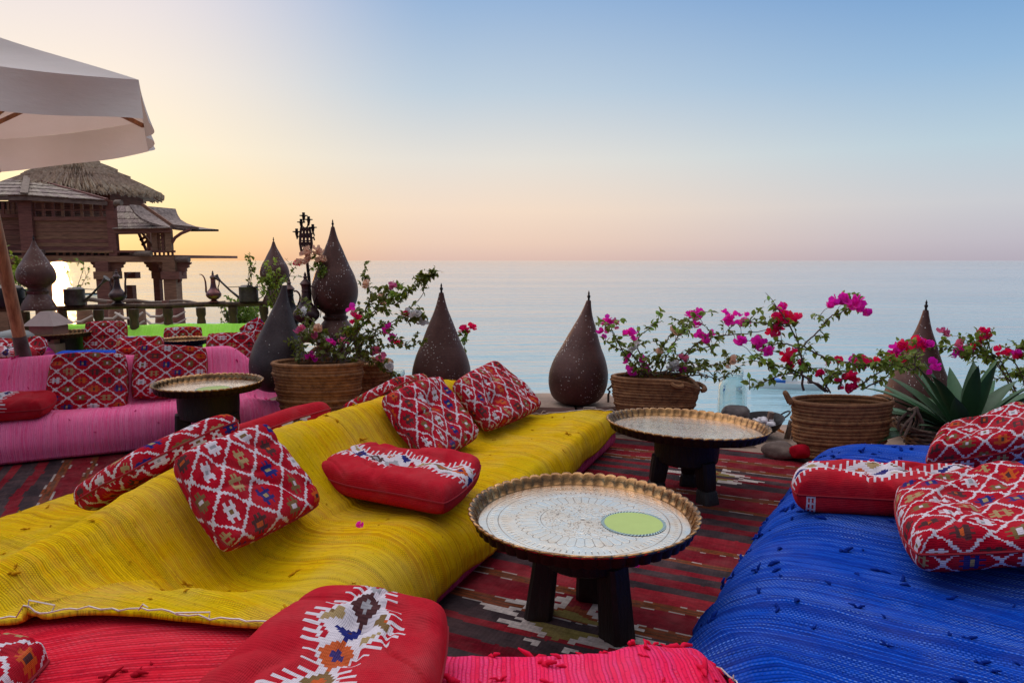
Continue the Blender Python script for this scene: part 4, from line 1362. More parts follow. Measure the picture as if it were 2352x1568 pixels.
def drop_lamp(label, base, h, r, mat='lamp_rust', foot=None, lean=(0, 0), finial=True, slim=1.0):
    """foot: height of a flared pedestal foot below the body"""
    root = empty('teardrop_lamp', base, label, 'lamp', 'teardrop lamps of pierced iron')
    z0 = foot or 0
    sd_ = (base[0] * 7.3) % 6.28
    dent = lambda p: 1 + .016 * math.sin(2 * math.atan2(p.y, p.x) + sd_) + .012 * math.sin(3 * math.atan2(p.y, p.x) + 9 * p.z + sd_ * 2) * (1 if p.z - z0 < h * .7 else 0)
    wp0 = lambda p: Vector((p.x + lean[0] * max(0, (p.z - z0) / h) ** 1.6, p.y + lean[1] * max(0, (p.z - z0) / h) ** 1.6, p.z))
    wp = lambda p: wp0(Vector((p.x * dent(p), p.y * dent(p), p.z)))
    sec = catmull([(a * r if a > .2 else a * r, z0 + z * h) for z, a in DROP], 4)
    mb = MB(); mb.lathe([(max(q[0], .004), q[1]) for q in sec], 48, warp=wp)
    mb.build('body', M[mat], root)
    if finial:
        t = wp(Vector((0, 0, z0 + h)))
        mb = MB(); s = r * .06
        mb.lathe([(s * 1.25, -.004), (s * .7, .0), (s * .55, s * 1.2), (s * .95, s * 2), (s * .8, s * 2.8), (s * .4, s * 3.2), (s * .6, s * 3.9), (s * .3, s * 4.8), (.0005, s * 5.6)], 12, c=tuple(t))
        mb.build('finial', M['black_iron'], root)
    if foot:
        mb = MB()
        mb.lathe([(r * .92, 0), (r * .92, foot * .06), (r * .80, foot * .3), (r * .6, foot * .55), (r * .5, foot * .68), (r * .56, foot * .76), (r * .56, foot * .82), (r * .47, foot * .86), (r * .47, foot * .95), (r * .58, foot * 1.02), (r * .62, foot * 1.10)], 40)
        mb.build('foot', M[mat], root)
    return root


def on(px, py, Y):
    return at(px, py, Y=Y)


def lamp_at(label, px, ptop, pbot, wpx, Y, **kw):
    b = at(px, pbot, Y=Y); t = at(px, ptop, Y=Y)
    r = wpx / 2 / FOC * (b - Vector((0, 0, CAM_H))).dot(Vector((0, Cp, -Sp)))
    return drop_lamp(label, b, (t.z - b.z) - (kw.get('foot') or 0), r, **kw)


lamp_at('rusted teardrop lamp behind the sea end of the yellow sofa beside the smaller glass jar', 1014, 672, 926, 133, 5.3, lean=(.01, 0))
lamp_at('rusted teardrop lamp with a slanting tip between the yellow sofa and the torn basket', 1324, 690, 926, 136, 5.2, lean=(.085, 0))
lamp_at('rusted teardrop lamp at the right behind the agave, wrapped in bougainvillea', 2100, 712, 1000, 140, 5.05, lean=(.02, 0))
lamp_at('dark iron teardrop lamp with a bent neck leaning beside the large basket on the left', 637, 655, 896, 124, 5.05, mat='lamp_dark', lean=(.085, 0), finial=False)
lamp_at('tallest teardrop lamp on a flared foot, its glittering holes painted as pale specks, above the flowers', 772, 521, 771, 102, 5.75, foot=.20)
lamp_at('teardrop lamp on a flared foot at the right end of the railing', 634, 555, 697, 65, 8.85, foot=.26)
lamp_at('teardrop lamp on a flared foot on the railing in front of the sun glare', 90, 553, 711, 80, 7.75, foot=.26)

st = at(775, 770, Y=5.75)
sb = empty('lamp_stand', (st.x, st.y, 0), 'dark round stool carrying the tallest teardrop lamp among the flowers', 'stand')
mb = MB(); mb.lathe([(.235, st.z - .035), (.24, st.z - .03), (.24, st.z - .004), (.235, st.z)], 32); mb.build('top', M['wood_black'], sb)
for a in (40, 160, 280):
    mb = MB(); mb.tube([(.17 * math.cos(R(a)), .17 * math.sin(R(a)), st.z - .03), (.26 * math.cos(R(a)), .26 * math.sin(R(a)), .1)], [.028, .03], 8); mb.build('leg', M['wood_brown'], sb)

# ------------------------------------------------------------------ railing and what stands on it
RZ = .745
ra, rb = Vector((-7.6, 7.12, RZ)), Vector((-2.95, 8.98, RZ))
rail = empty('railing', (ra.x, ra.y, 0), 'old wooden railing with turned balusters between terrace and stilt hut', 'railing')
off = Vector((ra.x, ra.y, 0))
mb = MB(); mb.tube([(ra - off).lerp(rb - off, i / 16) + Vector((0, 0, .006 * math.sin(i * 2.1))) for i in range(17)], .033, 8); mb.build('top_rail', M['rail_wood'], rail)
BAL = [(.05, 0), (.052, .12), (.05, .16), (.034, .18), (.055, .21), (.034, .24), (.042, .30), (.052, .42), (.056, .52), (.046, .58), (.06, .61), (.06, .70)]
for i in range(14):
    p = ra.lerp(rb, (i + .6) / 13.4)
    mb = MB(); mb.lathe([(r * .95, z) for r, z in BAL], 12)
    mb.build('baluster', M['rail_wood'], rail, loc=(p.x - off.x, p.y - off.y, .01))


def rail_pt(px):
    """point on top of the railing under a picture column"""
    best = min((abs(((p := ra.lerp(rb, k / 400)).x / ((p.y * Cp - (p.z - CAM_H) * Sp)) * FOC + 1176) - px), k) for k in range(401))
    p = ra.lerp(rb, best[1] / 400)
    return Vector((p.x, p.y, p.z + .032))


def ewer(label, base, h, mat='copper', face=0.0, spout=True):
    """Arabic ewer: foot, round belly, tall neck, domed lid, handle, swan spout"""
    root = empty('ewer', base, label, 'ewer', 'metal ewers', (0, 0, R(face)))
    P = [(.17, 0), (.165, .02), (.10, .05), (.085, .075), (.14, .10), (.21, .17), (.232, .235), (.215, .30), (.15, .38), (.105, .45), (.082, .55), (.07, .64), (.078, .66), (.070, .68), (.074, .74), (.092, .775)]
    sec = catmull(P, 4)
    mb = MB(); mb.lathe([(r * h, z * h) for r, z in sec], 28); mb.build('body', M[mat], root)
    mb = MB(); mb.lathe([(.098 * h, .772 * h), (.10 * h, .785 * h), (.075 * h, .82 * h), (.035 * h, .86 * h), (.028 * h, .885 * h), (.042 * h, .905 * h), (.02 * h, .93 * h), (.026 * h, .95 * h), (.001, 1.0 * h)], 18); mb.build('lid', M['bronze'], root)
    mb = MB(); pts = catmull([(.08, 0, .74), (.14, 0, .735), (.19, 0, .66), (.185, 0, .56), (.15, 0, .47), (.16, 0, .40), (.19, 0, .33)], 5)
    mb.tube([Vector(p) * h for p in pts], .018 * h, 8); mb.build('handle', M['bronze'], root)
    if spout:
        mb = MB(); pts = catmull([(-.19, 0, .24), (-.235, 0, .34), (-.235, 0, .5), (-.25, 0, .68), (-.29, 0, .80), (-.36, 0, .87), (-.42, 0, .875)], 5)
        mb.tube([Vector(p) * h for p in pts], np.linspace(.038, .012, len(pts)) * h, 8); mb.build('spout', M[mat], root)
    return root


def height_at(Y, px0, px1):
    return px1 / FOC * Y


p = rail_pt(493); ewer('copper ewer with a swan spout on the railing left of the watering can', p, 72 / FOC * p.y)
p = rail_pt(273); ewer('dusky ewer on the railing in front of the hut posts, spout to the right', p, 80 / FOC * p.y, 'bronze', 180)
p = at(705, 752, Y=5.6); ewer('large bronze ewer among the flowers left of the tallest lamp', (p.x, p.y, p.z), 128 / FOC * 5.6, 'bronze', 0, False)
p = at(668, 748, Y=6.1); ewer('dark ewer half hidden behind the bent-necked lamp', (p.x, p.y, p.z - .03), 118 / FOC * 6.1, 'black_iron', 10, False)
# the two ewers stand on a shared plinth
pl = empty('plinth', (-1.74, 5.82, 0), 'low wooden plinth under the ewers behind the flower basket', 'plinth')
mb = MB(); mb.box((0, 0, .66), (.52, .62, .05), jit=.004); mb.build('top', M['wood_brown'], pl, smooth=False)
for sx in (-1, 1):
    for sy in (-1, 1):
        mb = MB(); mb.box((sx * .2, sy * .25, .31), (.08, .08, .64)); mb.build('leg', M['wood_brown'], pl, smooth=False)


def watering_can(label, base, w, h, face=0, mat='tin'):
    root = empty('watering_can', base, label, 'watering can', 'old tin watering cans on the railing', (0, 0, R(face)))
    mb = MB(); mb.lathe([(w * .5, 0), (w * .505, .01), (w * .5, h * .5), (w * .5, h * .97), (w * .515, h), (w * .46, h * 1.0), (w * .45, h * .6)], 28)
    mb.build('body', M[mat], root)
    mb = MB(); vs = []
    mb.lathe([(w * .5, h * 1.001), (w * .36, h * 1.12), (.001, h * 1.15)], 14, warp=lambda p: Vector((min(p.x, .02), p.y, p.z))); mb.build('half_cover', M[mat], root)
    a = Vector((-w * .48, 0, h * .2)); b = Vector((-w * 1.55, 0, h * 1.45))
    mb = MB(); mb.tube([a, a.lerp(b, .5) + Vector((0, 0, -.01)), b], [w * .075, w * .055, w * .05], 10); mb.build('spout', M[mat], root)
    mb = MB(); d = (b - a).normalized(); mb.tube([b - d * .01, b + d * w * .14, b + d * w * .30], [w * .06, w * .1, w * .19], 14); mb.build('rose_head', M[mat], root)
    mb = MB(); mb.tube([(-w * .4, 0, h * 1.02), a.lerp(b, .62)], w * .02, 6); mb.build('brace', M[mat], root)
    mb = MB(); pts = [(w * .5 + w * .34 * math.sin(t), 0, h * .62 + h * .42 * math.cos(t)) for t in np.linspace(-.25, math.pi + .1, 12)]
    mb.tube(pts, w * .025, 6); mb.build('handle', M[mat], root)
    return root


p = rail_pt(573); watering_can('tin watering can with a young plant in it, right end of the railing', p, 42 / FOC * p.y, 33 / FOC * p.y)
p = rail_pt(172); watering_can('tin watering can on the railing beside the sun glare, spout to the right', p, 44 / FOC * p.y, 36 / FOC * p.y, 180)
# big lidded pot on the railing
p = rail_pt(22)
k = empty('kettle', p, 'big dark lidded kettle with a ring handle behind the parasol pole', 'kettle')
mb = MB(); mb.lathe([(.15, 0), (.165, .02), (.165, .18), (.15, .21), (.12, .225)], 26); mb.build('body', M['black_iron'], k)
mb = MB(); mb.lathe([(.155, .212), (.12, .235), (.03, .25), (.012, .26), (.012, .34), (.0005, .345)], 20); mb.build('lid', M['tin'], k)
mb = MB(); mb.tube([(.165 + .055 * math.sin(t), 0, .14 + .06 * math.cos(t)) for t in np.linspace(0, 2 * math.pi, 14)], .008, 6); mb.build('handle', M['black_iron'], k)

# clay house lantern and grey pot before the railing
p = at(116, 800, Y=7.55)
hl = empty('house_lantern', (p.x, p.y, 0), 'clay lantern shaped like a hut with a pyramid roof', 'lantern')
zb = .39
mb = MB(); mb.box((0, 0, zb / 2), (.34, .34, zb)); mb.build('base_block', M['terrace'], hl, smooth=False)
mb = MB(); mb.box((0, 0, zb + .10), (.26, .26, .20)); mb.build('body', M['clay'], hl, smooth=False)
mb = MB()
for sx in (-.07, .07): mb.box((sx, -.132, zb + .06), (.05, .012, .06))
o = mb.build('window', M['inner_dark'], hl, smooth=False); o['kind'] = 'stuff'
mb = MB(); a = .175; b = .05; mb.add([(-a, -a, zb + .20), (a, -a, zb + .20), (a, a, zb + .20), (-a, a, zb + .20), (-b, -b, zb + .35), (b, -b, zb + .35), (b, b, zb + .35), (-b, b, zb + .35)], [(3, 2, 1, 0), (4, 5, 6, 7), (0, 1, 5, 4), (1, 2, 6, 5), (2, 3, 7, 6), (3, 0, 4, 7)])
mb.build('roof', M['clay_grey'], hl, smooth=False)
p = at(36, 800, Y=7.0)
gp = empty('round_pot', (p.x, p.y, 0), 'round grey glazed pot at the left edge behind the kilim cushion', 'pot')
mb = MB(); mb.lathe([(.10, .0), (.13, .2), (.17, .34), (.185, .44), (.17, .53), (.12, .575), (.05, .59), (.0005, .592)], 24); mb.build('body', M['pot_grey'], gp)

# wrought candelabrum in the ewer
p = at(706, 655, Y=5.72)
ca = empty('candelabrum', (p.x, p.y, .69), 'wrought iron candelabrum rising behind the ewer above the horizon', 'candelabrum')
z0 = .69; pz = lambda py: at(703, py, Y=5.72).z - z0
mb = MB(); mb.tube([(.02, 0, 0), (.015, 0, pz(640)), (.0, 0, pz(585))], [.02, .014, .012], 8); mb.build('shaft', M['black_iron'], ca)
u_ = 1 / FOC * 5.72
def sx(px): return (px - 703) * u_
for (y0, y1, xs) in ((583, 552, (694, 703, 711, 717)), (552, 528, (690, 698, 706, 714, 719)), (528, 505, (693, 701, 709))):
    pass
mb = MB()
for k, yy in enumerate((580, 562, 558, 543, 539, 526)):
    w = (9, 13, 13, 14, 14, 11)[k]
    mb.beam((sx(703 - w), 0, pz(yy)), (sx(703 + w), 0, pz(yy)), .012, .016)
for xx in (-12, -4, 4, 12):
    mb.tube([(sx(703 + xx * .8), 0, pz(583)), (sx(703 + xx * 1.1), .0, pz(560)), (sx(703 + xx), 0, pz(540)), (sx(703 + xx * .75), 0, pz(522))], .011, 6)
for xx in (-8, 0, 8):
    for yy in (570, 549, 533):
        mb.tube([(sx(703 + xx + 3.5 * math.cos(t)), 0, pz(yy) + 4.2 * u_ * math.sin(t)) for t in np.linspace(0, 6.28, 9)], .006, 5)
mb.build('openwork', M['bronze'], ca)
for (x0, y0, x1, y1) in ((697, 526, 683, 533), (709, 526, 720, 523), (700, 522, 694, 511), (705, 522, 711, 505), (701, 512, 700, 496)):
    mb = MB(); mb.tube([(sx(x0), 0, pz(y0)), (sx((x0 + x1) / 2), .0, pz(max(y0, y1) - 1)), (sx(x1), 0, pz(y1))], [.007, .006, .005], 6)
    mb.lathe([(.004, -.05), (.012, -.02), (.014, -.004), (.034, 0), (.034, .006), (.012, .008), (.012, .028), (.001, .03)], 12, c=(sx(x1), 0, pz(y1)))
    mb.build('candle_arm', M['black_iron'], ca)
for s_, yy in ((-1, 545), (1, 538), (1, 548)):
    mb = MB(); mb.tube([(sx(703 + s_ * 13), 0, pz(yy)), (sx(703 + s_ * 18), 0, pz(yy - 3)), (sx(703 + s_ * 20), 0, pz(yy + 4))], [.007, .009, .006], 6); mb.build('leaf_scroll', M['black_iron'], ca)

# ------------------------------------------------------------------ baskets
def basket(label, base, rt, rb, h, rows=13, squash=.85, sag=None, handles=(), seed=1, rz=0, inner=True):
    root = empty('basket', base, label, 'basket', 'woven palm baskets', (0, 0, R(rz)))
    n = 170
    th = np.linspace(0, 2 * math.pi, n, endpoint=False)
    m = 8
    rs = np.random.RandomState(seed)
    rh = h / rows
    for k in range(rows):
        zc = (k + .5) * rh
        f = zc / h
        rr = rb + (rt - rb) * (f ** .85) + .004 * rs.randn()
        ph = np.linspace(0, 2 * math.pi, m, endpoint=False)
        TH, PH = np.meshgrid(th, ph, indexing='ij')
        strands = int(2 * math.pi * rr / .032)
        saw = ((TH * strands / (2 * math.pi) + (1 if k % 2 else -1) * np.sin(PH) * .42) % 1.0)
        bul = np.sin(saw * math.pi) ** .7
        q = .62 * rh
        R_ = rr + np.cos(PH) * (.008 + .012 * bul) + .008 * np.sin(2 * TH + k * .3) + .006 * np.sin(3 * TH + seed)
        Zl = zc + np.sin(PH) * q * (.92 + .16 * bul)
        if sag is not None:
            Zl = Zl - sag(TH) * f ** 2
        X = R_ * np.cos(TH); Y = R_ * np.sin(TH) * squash
        V = np.stack([X, Y, Zl], -1).reshape(-1, 3)
        F = []
        i = np.arange(n)[:, None]; j = np.arange(m)[None, :]; i2 = (i + 1) % n; j2 = (j + 1) % m
        F = np.stack([i * m + j, i2 * m + j, i2 * m + j2, i * m + j2], -1).reshape(-1, 4)
        np_mesh('braid_row', V, F, M['braid'], root)
    mb = MB(); mb.lathe([(.001, .02), (rb * .95, .02), (rt * .93, h * .86), (.001, h * .86)], 32, warp=lambda p: Vector((p.x, p.y * squash, p.z - (0 if sag is None else sag(np.array(math.atan2(p.y, p.x) % 6.283)) * (p.z / h) ** 2))))
    mb.build('soil', M['soil'], root)
    for (a, lift, span) in handles:
        a = R(a)
        pts = []
        for t in np.linspace(0, math.pi, 11):
            aa = a + span * (math.cos(t))
            rr = rt * (1.02 + .10 * math.sin(t))
            pts.append((rr * math.cos(aa), rr * math.sin(aa) * squash, h * .93 + lift * math.sin(t) - (0 if sag is None else float(sag(np.array(aa % 6.283))))))
        mb = MB(); mb.tube(pts, .017, 7); mb.build('handle', M['braid'], root)
    return root


K1 = at(732, 940, Y=4.75)
basket('large palm basket overflowing with flowers beside the dark bent-necked lamp', (K1.x, K1.y, K1.z), .315, .245, .345, 15, .55, handles=((90, .1, .35),), seed=2)
K1b = at(845, 905, Y=5.25)
basket('smaller palm basket half hidden behind the large flower basket', (K1b.x, K1b.y, .2), .19, .15, .33, 11, .9, seed=4)
K2 = at(1505, 955, Y=4.95)
basket('torn palm basket with a slumped rim between the slanting lamp and the glass jar', (K2.x, K2.y, K2.z - .02), .325, .235, .325, 15, .5,
       sag=lambda t: .085 * np.exp(-(((t + math.pi) % (2 * math.pi) - math.pi + .2) / .75) ** 2), handles=((5, .0, .28), (-70, -.02, .12)), seed=5)
K3 = at(1925, 1042, Y=4.38)
basket('tall palm basket at the corner of the blue rug with red flowers', (K3.x, K3.y, 0), .325, .235, .40, 17, .48, handles=((176, .07, .16), (30, .03, .22)), seed=8)

# twig basket with the agave
K4 = at(2215, 1010, Y=4.35)
tb = empty('twig_basket', (K4.x, K4.y, .04), 'shallow grey twig basket with a looped handle holding the agave', 'basket')
rs = random.Random(5)
for k in range(9):
    mb = MB()
    for j in range(3):
        f = (k + j / 3) / 9
        rr = .27 + .11 * f
        mb.tube([((rr + .012 * math.sin(t * 9 + j * 2.1)) * math.cos(t) * 1.15, (rr + .012 * math.sin(t * 9 + j * 2.1)) * math.sin(t) * .9, .02 + f * .19 + .012 * math.sin(t * 5 + j * 2 + k)) for t in np.linspace(0, 2 * math.pi, 44)], .0075, 5, cap=False)
    mb.build('twig_band', M['twig'], tb)
for k in range(3):
    mb = MB(); mb.tube([(-.43 + .05 * math.cos(t) + .02 * math.sin(3 * t + k), -.12 + .05 * math.cos(t * 1 + k), .2 + .13 * math.sin(t) + .01 * k) for t in np.linspace(-.3, math.pi + .3, 14)], .009, 6); mb.build('handle', M['twig'], tb)
mb = MB(); mb.lathe([(.001, .13), (.33, .14), (.33, .02), (.001, .02)], 24); mb.build('soil', M['soil'], tb)

# agave
ag = empty('agave', (K4.x, K4.y, .17), 'green agave with broad curved pointed leaves in the twig basket', 'agave')
rs = random.Random(12)


def agave_leaf(az, elv, L, w, curl, parent):
    n = 12
    dr = Vector((math.cos(az), math.sin(az), 0)); sd = Vector((-math.sin(az), math.cos(az), 0))
    P = Vector((0, 0, 0)) + dr * .03; e = elv
    vs = []
    for i in range(n + 1):
        f = i / n
        ww = w * (.62 + .55 * math.sin(min(f * 1.9, 1.57)) if f < .45 else 1.05 * (1 - ((f - .45) / .55) ** 1.7)) + .001
        nm = Vector((0, 0, 1)) * math.cos(e) - dr * math.sin(e)
        for (q, hh) in ((-1, .20), (-.55, .03), (0, -.05), (.55, .03), (1, .20)):
            vs.append(P + sd * (q * ww) + nm * (hh * ww))
        for (q, hh) in ((.5, -.16), (0, -.30), (-.5, -.16)):
            vs.append(P + sd * (q * ww) + nm * (hh * ww * (1 - f * .7)))
        P = P + (dr * math.cos(e) + Vector((0, 0, 1)) * math.sin(e)) * (L / n)
        e += curl / n * (1.6 * f + .2)
    m = 8
    fs = [(i * m + k, i * m + (k + 1) % m, (i + 1) * m + (k + 1) % m, (i + 1) * m + k) for i in range(n) for k in range(m)]
    mb = MB(); mb.add(vs, fs)
    mb.build('leaf', M['agave'], parent)


for i in range(44):
    f = i / 44
    az = i * 2.39996
    agave_leaf(az, R(82 - 80 * f ** .62 + rs.uniform(-9, 9)), rs.uniform(.48, .56) + .26 * f, rs.uniform(.044, .056), R(rs.uniform(-85, -5) * (.35 + .7 * f)), ag)

# ------------------------------------------------------------------ jars, stones, pan
def jar(label, base, r, h):
    root = empty('glass_jar', base, label, 'jar', 'clear glass jars on the ledge')
    P = [(.001, 0), (r * .9, 0), (r, h * .03), (r, h * .66), (r * .93, h * .74), (r * .72, h * .80), (r * .66, h * .83), (r * .66, h * .96), (r * .69, h * .975), (r * .68, h * 1.0), (r * .62, h * 1.0), (r * .615, h * .84), (r * .66, h * .795), (r * .82, h * .72), (r * .885, h * .65), (r * .885, h * .08), (.001, h * .06)]
    mb = MB(); mb.lathe(P, 40); mb.build('body', M['glass'], root)
    for z in (.86, .90, .94):
        mb = MB(); mb.tube([(r * .672 * math.cos(t), r * .672 * math.sin(t), h * (z + .02 * t / 6.28)) for t in np.linspace(0, 2 * math.pi, 28)], r * .03, 5); mb.build('neck_thread', M['glass'], root)


J2 = at(1680, 962, Y=5.15)
ped = empty('wood_stump', (J2.x, J2.y, 0), 'low wood stump under the big glass jar, behind the tilted tray', 'stump')
mb = MB(); mb.lathe([(.17, -.6), (.16, J2.z - .01), (.15, J2.z)], 18); mb.build('trunk', M['wood_brown'], ped)
jar('big empty glass jar between the torn basket and the tall basket', (J2.x, J2.y, J2.z + .001), .108, .385)
J1 = at(914, 940, Y=5.35)
jar('smaller glass jar behind the yellow rug, left of the upright teardrop lamp', (J1.x, J1.y, .2), .085, .235)


def rock(name, label, c, size, seed, mat, cat='stone', group=None, parent=None, rz=0, sub=3):
    import bmesh
    bm = bmesh.new(); bmesh.ops.create_icosphere(bm, subdivisions=sub, radius=1.0)
    rs = np.random.RandomState(seed)
    pl = rs.randn(9, 3); pl /= np.linalg.norm(pl, axis=1)[:, None]
    for v in bm.verts:
        d = np.array(v.co)
        r = 1.0
        for q in pl:
            k = d.dot(q)
            if k > .62: r = min(r, .62 / k + .12)
        r *= 1 + .10 * float(fbm(d[0] * 2 + seed, d[1] * 2 + d[2] * 3.1, seed, 3))
        v.co = Vector((d[0] * size[0], d[1] * size[1], d[2] * size[2])) * r
    me = bpy.data.meshes.new(name); bm.to_mesh(me); bm.free()
    me.polygons.foreach_set('use_smooth', [True] * len(me.polygons)); me.materials.append(M[mat])
    o = bpy.data.objects.new(name, me); o.location = c; o.rotation_euler = (0, 0, R(rz)); link(o, parent)
    if label: tag(o, label, cat, group)
    return o


p = at(1795, 1036, Y=4.36); rock('stone', 'brown pointed stone on the carpet edge beside the tall basket', p, (.135, .09, .07), 4, 'stone_brown', rz=-22)
p = at(1690, 950, Y=5.0); rock('stone', 'rounded grey stone leaning before the big glass jar', p, (.12, .09, .075), 7, 'stone_grey', rz=-18)
p = at(1838, 1036, Y=4.24); rock('cloth_bundle', 'crumpled dark red cloth bundle at the foot of the tall basket', p, (.07, .06, .06), 9, 'knot_red', cat='cloth')
p = at(1397, 920, Y=5.25)
hk = empty('iron_bracket', (p.x, p.y, .2), 'small grey iron bracket left of the torn basket', 'bracket')
mb = MB(); mb.tube([(0, 0, 0), (0, 0, .06), (.012, 0, .085), (-.006, 0, .10), (.02, 0, .125), (.045, 0, .12)], .009, 7); mb.build('hook', M['tin'], hk)

# shallow iron pan with pale crystals
W0 = at(1748, 972, Y=4.98)
wk = empty('iron_pan', W0, 'black iron pan tipped on a stand, full of pale crystals', 'pan', None, (R(6), R(-9), 0))
mb = MB(); mb.lathe([(.001, -.085), (.07, -.075), (.13, -.03), (.165, .03), (.17, .034), (.16, .03), (.125, -.022), (.065, -.065), (.001, -.074)], 36); mb.build('bowl', M['black_iron'], wk)
for sgn in (0, math.pi):
    mb = MB(); mb.tube([(.165 * math.cos(sgn) + .055 * math.sin(t) * math.cos(sgn), .035 * math.cos(t), .03 + .03 * math.sin(t)) for t in np.linspace(0, math.pi, 10)], .006, 6); mb.build('handle', M['black_iron'], wk)
rs = random.Random(3)
for k in range(13):
    a = k * 2.4; rr = .105 * math.sqrt((k + .5) / 13)
    rock('crystal', 'pale rough crystal lying in the black iron pan', (W0.x + rr * math.cos(a), W0.y + rr * math.sin(a), W0.z + .0 + (.02 if k < 5 else 0) + rs.uniform(-.006, .006) + .15 * rr * math.cos(a)), (rs.uniform(.03, .042), rs.uniform(.026, .036), rs.uniform(.018, .028)), 20 + k, 'salt', cat='crystal', group='pale crystals in the iron pan', rz=rs.uniform(0, 180), sub=2)
sd = empty('pan_stand', (W0.x, W0.y, 0), 'slim dark iron tripod under the pan of crystals', 'stand')
for a in (30, 150, 270):
    mb = MB(); mb.tube([(.09 * math.cos(R(a)), .09 * math.sin(R(a)), W0.z - .055), (.14 * math.cos(R(a)), .14 * math.sin(R(a)), -.5)], .01, 6); mb.build('leg', M['black_iron'], sd)

# reed fence going down the steps beyond the edge
fp = [at(1766, 950, Y=5.5), at(1801, 976, Y=5.7), at(1822, 968, Y=5.35)]
fe = empty('reed_fence', (2.35, 5.5, -.6), 'short reed fence with grey posts descending beyond the terrace edge', 'fence')
o0 = Vector((2.35, 5.5, -.6))
for (px, pt, Y, w) in ((1772, 946, 5.0, .035), (1786, 956, 5.1, .02), (1818, 966, 4.9, .03), (1830, 975, 4.9, .03)):
    t = at(px, pt, Y=Y); b0 = Vector((t.x - .1, t.y + .12, t.z - .75))
    mb = MB(); mb.beam(b0 - o0, t - o0, w, w); mb.build('post', M['wood_grey'], fe, smooth=False)
ta, tb_ = at(1788, 984, Y=5.15), at(1816, 1005, Y=5.0)
for k in range(16):
    f = k / 15
    t = ta.lerp(tb_, f)
    mb = MB(); mb.tube([t - o0 + Vector((-.02, 0, -.7)), t - o0 + Vector((0, 0, .01 * math.sin(k * 2.3)))], .0075, 5); mb.build('reed', M['reed'], fe)

# ------------------------------------------------------------------ stilt hut over the water
HY = 22.0
hut_org = at(160, 750, Y=HY)
hut = empty('stilt_hut', hut_org, 'weathered wooden hut on carved stilts with a shaggy thatched roof', 'hut')
HO = Vector(hut_org)


def hp(px, py, dy=0.0):
    """front plane point of the hut in hut space, dy metres behind it (same height and width as seen on the front plane)"""
    return at(px, py, Y=HY + dy) - HO


PXM = HY / FOC * 1.0


def hbeam(name, a, b, w, h, mat='wood_hut', da=0.0, db=None, parent=None):
    mb = MB(); mb.beam(hp(*a, da), hp(*b, da if db is None else db), w, h)
    return mb.build(name, M[mat], parent or hut, smooth=False)


def hboard(px0, px1, py0, py1, dy, th, name='board', mat='wood_hut', slope=0.0):
    """flat board facing the terrace, px/py corners on the front plane"""
    a = hp(px0, py1, dy); b = hp(px1, py0, dy)
    mb = MB(); mb.box((a + b) / 2, (b.x - a.x, th, b.z - a.z), jit=.004)
    return mb.build(name, M[mat], hut, smooth=False)


rs = random.Random(77)
D = 5.0
# floor deck
fl = MB(); a = hp(-120, 586); b = hp(402, 586); fl.box(((a.x + b.x) / 2, D / 2, a.z - .04), (b.x - a.x, D, .09)); fl.build('deck', M['wood_hut'], hut, smooth=False)
hboard(-120, 402, 588, 602, -.10, .16, 'deck_beam')
hboard(-120, 402, 588, 602, D, .16, 'deck_beam')
hboard(-120, 262, 575, 580, -.13, .08, 'sill')
hboard(258, 402, 575, 580, -.10, .08, 'sill')
for k, px in enumerate(list(range(130, 258, 16)) + list(range(345, 400, 10))):
    hboard(px, px + 3.2, 580, 588, -.06, .05, 'baluster')
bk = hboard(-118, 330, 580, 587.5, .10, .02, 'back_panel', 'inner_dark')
# log ends
for (px, py, L, dy) in ((118, 580, 1.2, -.5), (355, 583, 1.3, -.4), (428, 596, 1.6, -.05), (282, 468, .5, -.25)):
    p = hp(px, py)
    mb = MB(); mb.tube([p + Vector((-L * .62, .15 + dy * 0, 0)), p + Vector((0, dy - .1, 0)), p + Vector((.17, dy - .12, 0))], [.085, .095, .09], 10); mb.build('log_end', M['wood_grey'], hut)
# front wall boards
for i in range(8):
    y0 = 507 + i * 8.5
    hboard(73, 254, y0, y0 + 8.2, 0 + rs.uniform(-.008, .008), .06, 'board')
for i in range(9):
    y0 = 470 + i * 11.6
    hboard(-118, 54, y0 + (26 if i == 0 else 0), y0 + 11.2, 1.1 + rs.uniform(-.008, .008), .06, 'board')
hboard(73, 254, 498, 507, -.03, .10, 'rail')
hboard(73, 256, 460, 465, -.03, .10, 'rail')
hboard(-118, 54, 492, 500, 1.05, .10, 'rail')
hboard(54, 73, 452, 588, -.06, .16, 'post')
hboard(254, 264, 462, 588, -.06, .16, 'post')
hboard(-60, -48, 452, 588, -.06, .16, 'post')
for i in range(9):
    px = 76 + i * 22
    hboard(px, px + 4, 465, 498, 0, .05, 'lattice_bar')
hboard(74, 254, 481, 484, -.004, .05, 'lattice_bar')
for i in range(5):
    px = 6 + i * 12
    hboard(px, px + 3.5, 465, 492, 1.08, .05, 'lattice_bar')
for i in range(4):
    hboard(73, 254, 486 + i * 3.2, 488 + i * 3.2, 1.6, .05, 'far_slat', 'wood_grey')
dk = MB(); a = hp(-118, 575, 2.6); b = hp(254, 462, 2.6); dk.box((a + b) / 2, (b.x - a.x, .05, b.z - a.z)); dk.build('inner_wall', M['inner_dark'], hut, smooth=False)


